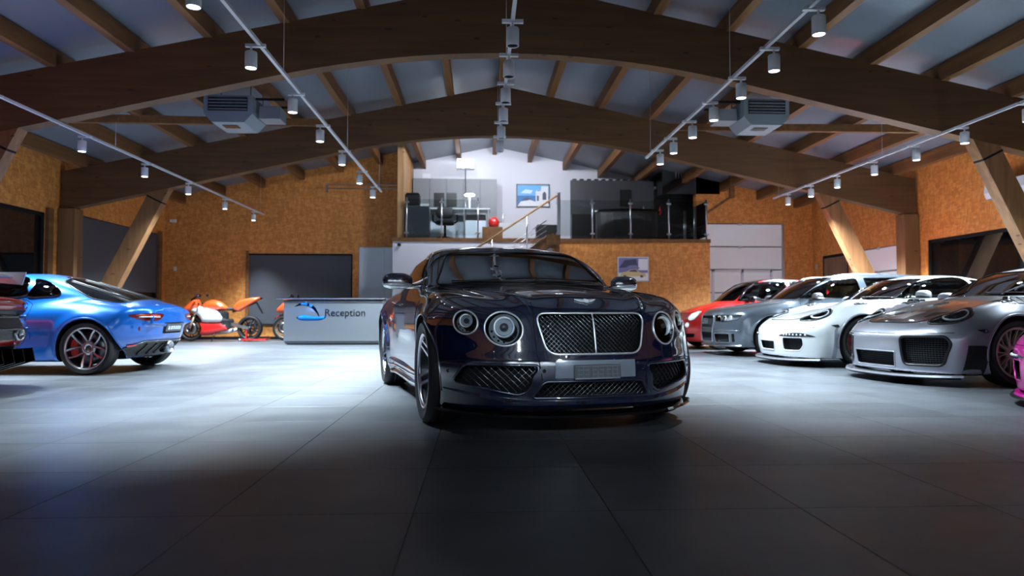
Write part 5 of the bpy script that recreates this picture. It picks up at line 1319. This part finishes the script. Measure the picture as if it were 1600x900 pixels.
MB().bb(-.24, .24, -.15, .15, 2.30, 2.55, bev=.02).build('lamp_shade', M['glow_panel'], lp); MB().bb(-.26, .26, -.17, .17, 2.55, 2.57).bb(-.26, .26, -.17, .17, 2.28, 2.295).build('shade_frame', M['alu'], lp)
MB().tube([(0, 0, 0), (0, 0, 2.3)], .015, 8).build('pole', M['alu'], lp); MB().bb(-.15, .15, -.12, .12, 0, .02).build('base', M['alu'], lp)
tl = empty('table_lamp', (-.30, 19.7, ZM+.935), 0, 'white mushroom shaped table lamp on the glass topped desk', 'lamp')
MB().lathe([(0, .47), (.10, .455), (.15, .42), (.14, .40), (0, .39)], n=20).build('lamp_shade', M['glow'], tl); MB().lathe([(0, 0), (.07, 0), (.03, .03), (.02, .4), (0, .4)], n=16).build('stem', M['whitep'], tl)
thing1('red_bag', MB().lathe([(0, 0), (.12, .02), (.16, .12), (.13, .24), (.05, .30), (0, .29)], n=18), M['redp'], 'red round object standing by the stair rail on the gallery floor', 'bag', (.38, 19.2, ZM+.36))
thing1('brown_box', MB().bb(-.28, .28, -.2, .2, 0, .36, bev=.01), M['purlin'], 'brown box under the red round object on the gallery', 'box', (.34, 19.2, ZM))
thing1('white_box', MB().bb(-.13, .13, -.12, .12, 0, .17, bev=.008), M['white'], 'white box lying on top of the grey cupboard', 'box', (-1.62, 21.0, ZM+2.03))
thing1('white_machine', MB().bb(-.45, .45, -.25, .25, 0, .62, bev=.02).tube([(-.35, -.1, .62), (-.3, -.1, .9)], .04, 8), M['whitep'], 'white low unit between the stair rail and the framed picture', 'cabinet', (1.0, 20.4, ZM))
thing1('black_speaker', MB().bb(-.33, .33, -.2, .2, 0, .52, bev=.03), M['black'], 'black low box under the framed picture on the gallery', 'box', (1.95, 19.9, ZM))
# framed seaside picture
M['sea'] = None
def picture(name, x0, x1, y, z0, z1, label, cells, frame, border=.035, parent=None):
    e = empty(name, ((x0+x1)/2, y, z0), 0, label, 'picture')
    w = (x1-x0)/2; h = z1-z0
    MB().bb(-w, w, -.03, 0, 0, h, bev=.004).build('frame', frame, e)
    MB().bb(-w+border, w-border, -.034, -.03, border, h-border).build('print', cells[0], e)
    for i, (pts, m) in enumerate(cells[1]):
        b = MB(); b.prism([(-w+border+p[0]*(2*w-2*border), border+p[1]*(h-2*border)) for p in pts], 'Y', -.036-.0012*i, -.033-.0012*i); b.build('print_shape', m, e)
    return e
c_ = lambda n, c: mat(n, c, .5)
sky_, sea_, wh_, dk_, pur_, yel_, cl_ = c_('print_sky', (.12, .42, .78)), c_('print_sea', (.02, .16, .42)), c_('print_white', (.75, .75, .78)), c_('print_dark', (.05, .06, .12)), c_('print_purple', (.20, .17, .38)), c_('print_yellow', (.62, .47, .22)), c_('print_cloud', (.6, .75, .88))
picture('framed_picture', 1.13, 2.18, 21.48, 4.04, 4.77, 'black framed seaside picture with white domed houses on the gallery wall',
    (sky_, [([(0, 0), (1, 0), (1, .5), (0, .5)], sea_), ([(.1, .62), (.25, .80), (.5, .75), (.42, .60)], cl_), ([(0, .0), (.1, .22), (.4, .3), (.6, .2), (1, .1), (1, 0)], wh_), ([(.58, .1), (.58, .7), (.66, .82), (.74, .7), (.76, .95), (.98, .95), (.98, .1)], wh_),
            ([(.62, .72), (.66, .80), (.72, .72)], sea_), ([(.80, .3), (.80, .6), (.86, .7), (.92, .6), (.92, .3)], dk_), ([(.62, .25), (.62, .5), (.68, .5), (.68, .25)], dk_), ([(.1, .3), (.3, .42), (.45, .34), (.3, .26)], dk_)]), M['black'])
picture('poster', 3.72, 4.58, 18.58, 1.60, 2.27, 'white bordered poster of a yellow and a purple car on the board wall',
    (pur_, [([(0, 0), (1, 0), (1, .33), (0, .33)], wh_), ([(.68, .45), (1, .45), (1, .96), (.68, .96)], wh_), ([(0, .55), (.2, .9), (.6, .95), (.66, .6)], dk_), ([(.2, .5), (.35, .66), (.6, .68), (.75, .52)], pur_),
            ([(.05, .18), (.08, .34), (.30, .40), (.40, .48), (.62, .48), (.72, .36), (.92, .30), (.94, .16)], yel_), ([(.34, .38), (.42, .46), (.60, .46), (.66, .37)], dk_), ([(.16, .12), (.16, .22), (.26, .22), (.26, .12)], dk_), ([(.74, .12), (.74, .22), (.84, .22), (.84, .12)], dk_)]), M['whitep'])
# glass balustrade
def rail(name, x0, x1, y, xs, label, zt=3.86, m=M['alu']):
    e = empty(name, (x0, y, ZM), 0, label, 'balustrade')
    for x in xs:
        p = MB().tube([(x-x0, 0, 0), (x-x0, 0, zt-ZM)], .022, 10).build('post', M['alu'], e)
        for z in (.14, .98):
            MB().box((0, -.01, 0), (.12, .035, .05), bev=.006).build('clamp', M['alu'], p, (x-x0, 0, z))
    for a, c in zip(xs[:-1], xs[1:]): MB().bb(a-x0+.04, c-x0-.04, -.006, .006, .08, 1.06).build('glass_pane', M['pane'], e)
    return e
rail('glass_balustrade', -2.0, .0, 18.66, [-1.98, -1.04, -.06], 'glass balustrade with steel posts at the left of the gallery edge')
rail('glass_balustrade', 2.1, 6.2, 18.66, [2.12, 3.06, 4.11, 5.17, 6.22], 'long glass balustrade with steel posts at the right of the gallery edge')
e = rail('glass_balustrade', 6.22, 6.22, 18.7, [6.22], 'short glass balustrade returning along the right side of the gallery')
for y in (1.05, 2.05): MB().tube([(0, y, 0), (0, y, 1.1)], .022, 8).build('post', M['alu'], e)
MB().bb(-.006, .006, .05, 2.02, .08, 1.06).build('glass_pane', M['pane'], e)
# staircase climbing to the right in front of the gallery
stc = empty('staircase', (0, 18.1, 0), 0, 'timber staircase with sloping steel handrail rising to the gallery', 'staircase')
for k in range(15):
    x = 1.75-k*.27; z = 2.76-.184*(k+1)
    MB().bb(x-.30, x, -.40, .40, z-.04, z, bev=.004).build('tread', M['glulam_side'], stc)
for s_ in (-.42, .42): MB().beam((1.95, s_, 2.70), (-2.3, s_, -.10), .04, .26).build('stringer', M['purlin'], stc)
MB().bb(1.70, 2.06, -.46, .46, 2.50, 2.76).build('landing', M['purlin'], stc)
MB().bb(1.94, 2.04, -.44, -.34, 0, 2.5).build('landing_post', M['purlin'], stc)
for s_ in (-.46,):
    MB().tube([(2.02, s_, 3.80), (-1.9, s_, 1.20)], .026, 10).build('handrail', M['glulam_side'], stc)
    for k in range(4): MB().tube([(1.7, s_, 2.78+k*.13-.05), (-1.9, s_, .36+k*.13)], .011, 6).build('rail_bar', M['alu'], stc)
    for x in (2.02, 1.2, .3, -.6, -1.5): zz = 3.80+(x-2.02)*.663; MB().tube([(x, s_, zz-1.05), (x, s_, zz)], .02, 8).build('rail_post', M['alu'], stc)
MB().bb(1.98, 2.06, -.5, -.42, 2.76, 3.84).build('newel_post', M['alu'], stc)
# dark kitchen side of the gallery
kb = empty('bar_cabinet', (4.0, 20.6, ZM), 0, 'dark grey wall panel with notched top edge on the gallery', 'cabinet')
MB().bb(-1.28, 1.25, 0, .1, .9, 1.98).build('panel', M['wallgrey'], kb)
for k in range(11): MB().bb(-1.22+k*.22, -1.10+k*.22, -.02, .1, 1.98, 2.02).build('trim_block', M['black'], kb)
MB().bb(-1.28, 1.25, -.25, .1, 0, .92).build('base_unit', M['black'], kb)
MB().bb(.2, .55, -.04, 0, 1.2, 1.7).build('wall_screen', M['black'], kb)
cn = empty('curved_counter', (4.2, 19.6, ZM), 0, 'curved grey counter with black top on the gallery', 'counter')
P_ = [(.6*math.cos(a)*1.5, -.45*math.sin(a)) for a in np.linspace(0, PI, 13)]
MB().prism(P_, 'Z', 0, .86).build('counter_body', M['wallgrey'], cn); MB().prism([(p[0]*1.08, p[1]*1.12) for p in P_], 'Z', .86, .91).build('counter_top', M['gloss_black'], cn)
bx = empty('black_enclosure', (6.25, 20.4, ZM), 0, 'glossy black enclosure hung over the right of the gallery', 'enclosure')
MB().bb(-.95, .75, -.6, .6, 1.45, 2.5).build('shell', M['gloss_black'], bx)
for x in (-.55, -.47, -.39): MB().tube([(x, -.62, 1.9), (x, -.62, 2.4)], .012, 6).build('hanging_rod', M['alu'], bx)
MB().bb(-.95, .75, .5, .62, 0, 1.45).build('rear_panel', M['black'], bx)
pp_ = empty('gallery_post', (7.02, 18.9, ZM), 0, 'short timber post with slanting strut at the right end of the gallery', 'post')
MB().bb(-.06, .06, -.06, .06, 1.2, 2.25).build('post', M['purlin'], pp_); MB().beam((0, 0, 1.25), (-.75, 0, .75), .07, .07).build('strut', M['purlin'], pp_)
for i, (x, z, m) in enumerate(((4.55, .93, M['redp']), (4.9, .93, M['whitep']), (5.15, .93, M['black']), (5.4, .93, M['redp']))):
    thing1('bottle', MB().lathe([(0, 0), (.035, 0), (.035, .16), (.012, .21), (.012, .26), (0, .26)], n=12), m, ['red bottle left on the dark bar', 'white bottle on the dark bar', 'black bottle on the dark bar', 'red bottle farthest right on the dark bar'][i], 'bottle', (x, 20.45, ZM+z-.01), 'bottles on the gallery bar')
# three ceiling lamps added out of view to brighten the gallery
for i, (x, nm) in enumerate(((-.5, 'left'), (.9, 'middle'), (2.1, 'right'))):
    e = empty('added_ceiling_lamp', (x, 17.1, 5.25), 0, '%s added ceiling lamp hidden behind the arch to brighten the gallery' % nm, 'lamp', 'added gallery lamps')
    MB().lathe([(0, .05), (.2, .05), (.2, 0), (.18, 0)], n=24).build('lamp_body', M['spotwhite'], e); MB().lathe([(0, .01), (.18, .01)], n=24).build('diffuser', M['glow'], e, fix=False)
    MB().tube([(0, 0, .05), (0, 0, roof_z(x)-5.25)], .006, 5).build('cord', M['black'], e)
    l = bpy.data.lights.new('gallery_fill_light', 'AREA'); l.shape = 'DISK'; l.size = .34; l.energy = [48, 48, 34][i]; l.color = (.86, .90, 1); lo = bpy.data.objects.new('gallery_fill_light', l); COL.objects.link(lo); lo.parent = e; lo.location = (0, .02, -.01); lo.rotation_euler = (math.radians(62), 0, 0)
# ------------------------------------------------------------ fan heaters under the roof
M['heatergrey'] = mat('heater_grey', (.20, .24, .27), .45)
def heater(x, y, z, label, s):
    e = empty('fan_heater', (x, y, z), 0, label, 'heater', 'fan heaters under the roof')
    b = MB(); b.prism([(-.42, .48), (.42, .48), (.42, .15), (.28, 0), (-.28, 0), (-.42, .15)], 'Y', -.38, .38); b.build('casing', M['heatergrey'], e)
    MB().bb(-.34, .34, -.40, -.38, .20, .44).build('grille', M['lampdark'], e)
    for k in range(4): MB().bb(-.33, .33, -.405, -.39, .22+k*.055, .235+k*.055).build('louvre', M['grey'], e)
    MB().bb(-.16, .10, -.2, .0, -.012, 0).build('outlet', M['lampdark'], e)
    for a in (-.38, .38):
        for c in (-.34, .34): MB().tube([(a, c, .48), (a, c, roof_z(x+a)-z)], .008, 5).build('hanger_rod', M['black'], e)
    for q in (-.28, .22): MB().bb(min(s*.45, s*.95), max(s*.45, s*.95), q-.02, q+.02, .42, .46).build('bracket_rail', M['black'], e)
    b = MB(); b.bb(min(s*.48, s*.85), max(s*.48, s*.85), -.2, .2, .12, .34); b.build('gas_unit', M['grey'], e)
    return e
heater(-4.42, 12.6, 4.10, 'grey fan heater hanging under the roof left of centre', 1)
heater(5.2, 12.6, 4.17, 'grey fan heater hanging under the roof right of centre', -1)
# small fixtures
ac = empty('air_conditioner', (9.62, 11.9, 2.85), 0, 'white wall air conditioner behind the right timber brace', 'air conditioner')
b = MB(); b.prism([(0, 0), (-.20, .02), (-.24, .12), (-.22, .30), (0, .32)], 'Y', -.5, .5)
b.build('casing', M['spotwhite'], ac); MB().bb(-.21, -.06, -.46, .46, -.004, .01).build('outlet', M['grey'], ac)
thing1('motion_sensor', MB().bb(-.09, .09, -.05, 0, 0, .10, bev=.01), M['whitep'], 'small white box high in the left back corner of the wall', 'sensor', (-8.62, 19.79, 3.28))
thing1('security_camera', MB().lathe([(0, .03), (.035, .025), (.05, 0), (.045, -.04), (0, -.06)], n=16), M['black'], 'small dome camera at the top left of the white stairwell wall', 'camera', (-2.16, 18.55, 2.58))
thing1('light_switch', MB().bb(-.04, .04, -.02, 0, 0, .12, bev=.006), M['whitep'], 'white switch on the board wall near the left back corner', 'switch', (-8.55, 19.79, 1.92))
thing1('light_switch', MB().bb(-.02, 0, -.05, .05, 0, .14, bev=.006), M['whitep'], 'white switch on the right wall beside the veneered door', 'switch', (9.74, 19.55, 2.0))
# cable tray on the back wall
thing1('cable_tray', MB().bb(-1.0, 1.0, -.03, .03, 0, .02).bb(-1.0, 1.0, -.03, .03, .10, .12).bb(-.98, -.94, -.02, .02, -.1, .12), M['alu'], 'thin steel cable tray high on the back wall left of the gallery', 'cable tray', (-3.35, 19.6, 4.25))
# sill strip
MB().bb(-6.6, -3.5, YB-.06, YB, .40, .44).build('trim_5', M['matblack'])['kind'] = 'structure'
MB().bb(XL, -2.4, YB-.02, YB, 0, .08).build('baseboard_back', M['matblack'])['kind'] = 'structure'
# unseen wall washers added behind the camera so the lit wall reflects in cars
for i, (x, nm) in enumerate(((-6, 'first'), (-2, 'second'), (2, 'third'), (6, 'fourth'))):
    spot(x, -6.6, True, 'added unseen %s wall washer lamp behind the camera' % nm, 'added wall washers', pw=.02)
    l = bpy.data.lights.new('added_wall_washer', 'SPOT'); l.energy = 520; l.spot_size = math.radians(110); l.spot_blend = 1; l.color = LAMP_COL; l.shadow_soft_size = .06
    lo = bpy.data.objects.new('added_wall_washer', l); COL.objects.link(lo); lo.location = (x, -6.6, ZT-.2); lo.rotation_euler = (-math.radians(50), 0, 0)

# lamps behind the camera that show as small glints on the cars
for i, (x, y, nm) in enumerate(((-2.24, -3.2, 'left'), (2.93, -3.2, 'right'), (-2.24, -1.2, 'nearer left'), (2.93, -1.2, 'nearer right'), (-6.06, -2.2, 'far left'), (7.03, -2.2, 'far right'))):
    spot(x, y, True, 'dim lit %s spotlight behind the camera' % nm, 'dim spotlights behind the camera', pw=.03)

for x in (-2.33, 3.02):      # unseen accent beams added to brighten the front of the dark coupe
    l = bpy.data.lights.new('added_accent_beam', 'SPOT'); l.energy = 560; l.spot_size = math.radians(15); l.spot_blend = 1; l.color = LAMP_COL; l.shadow_soft_size = .045
    lo = bpy.data.objects.new('added_accent_beam', l); COL.objects.link(lo); lo.location = (x, -3.2, ZT-.19)
    lo.rotation_euler = (Vector((.75, 4.6, .72))-lo.location).to_track_quat('-Z', 'Y').to_euler()
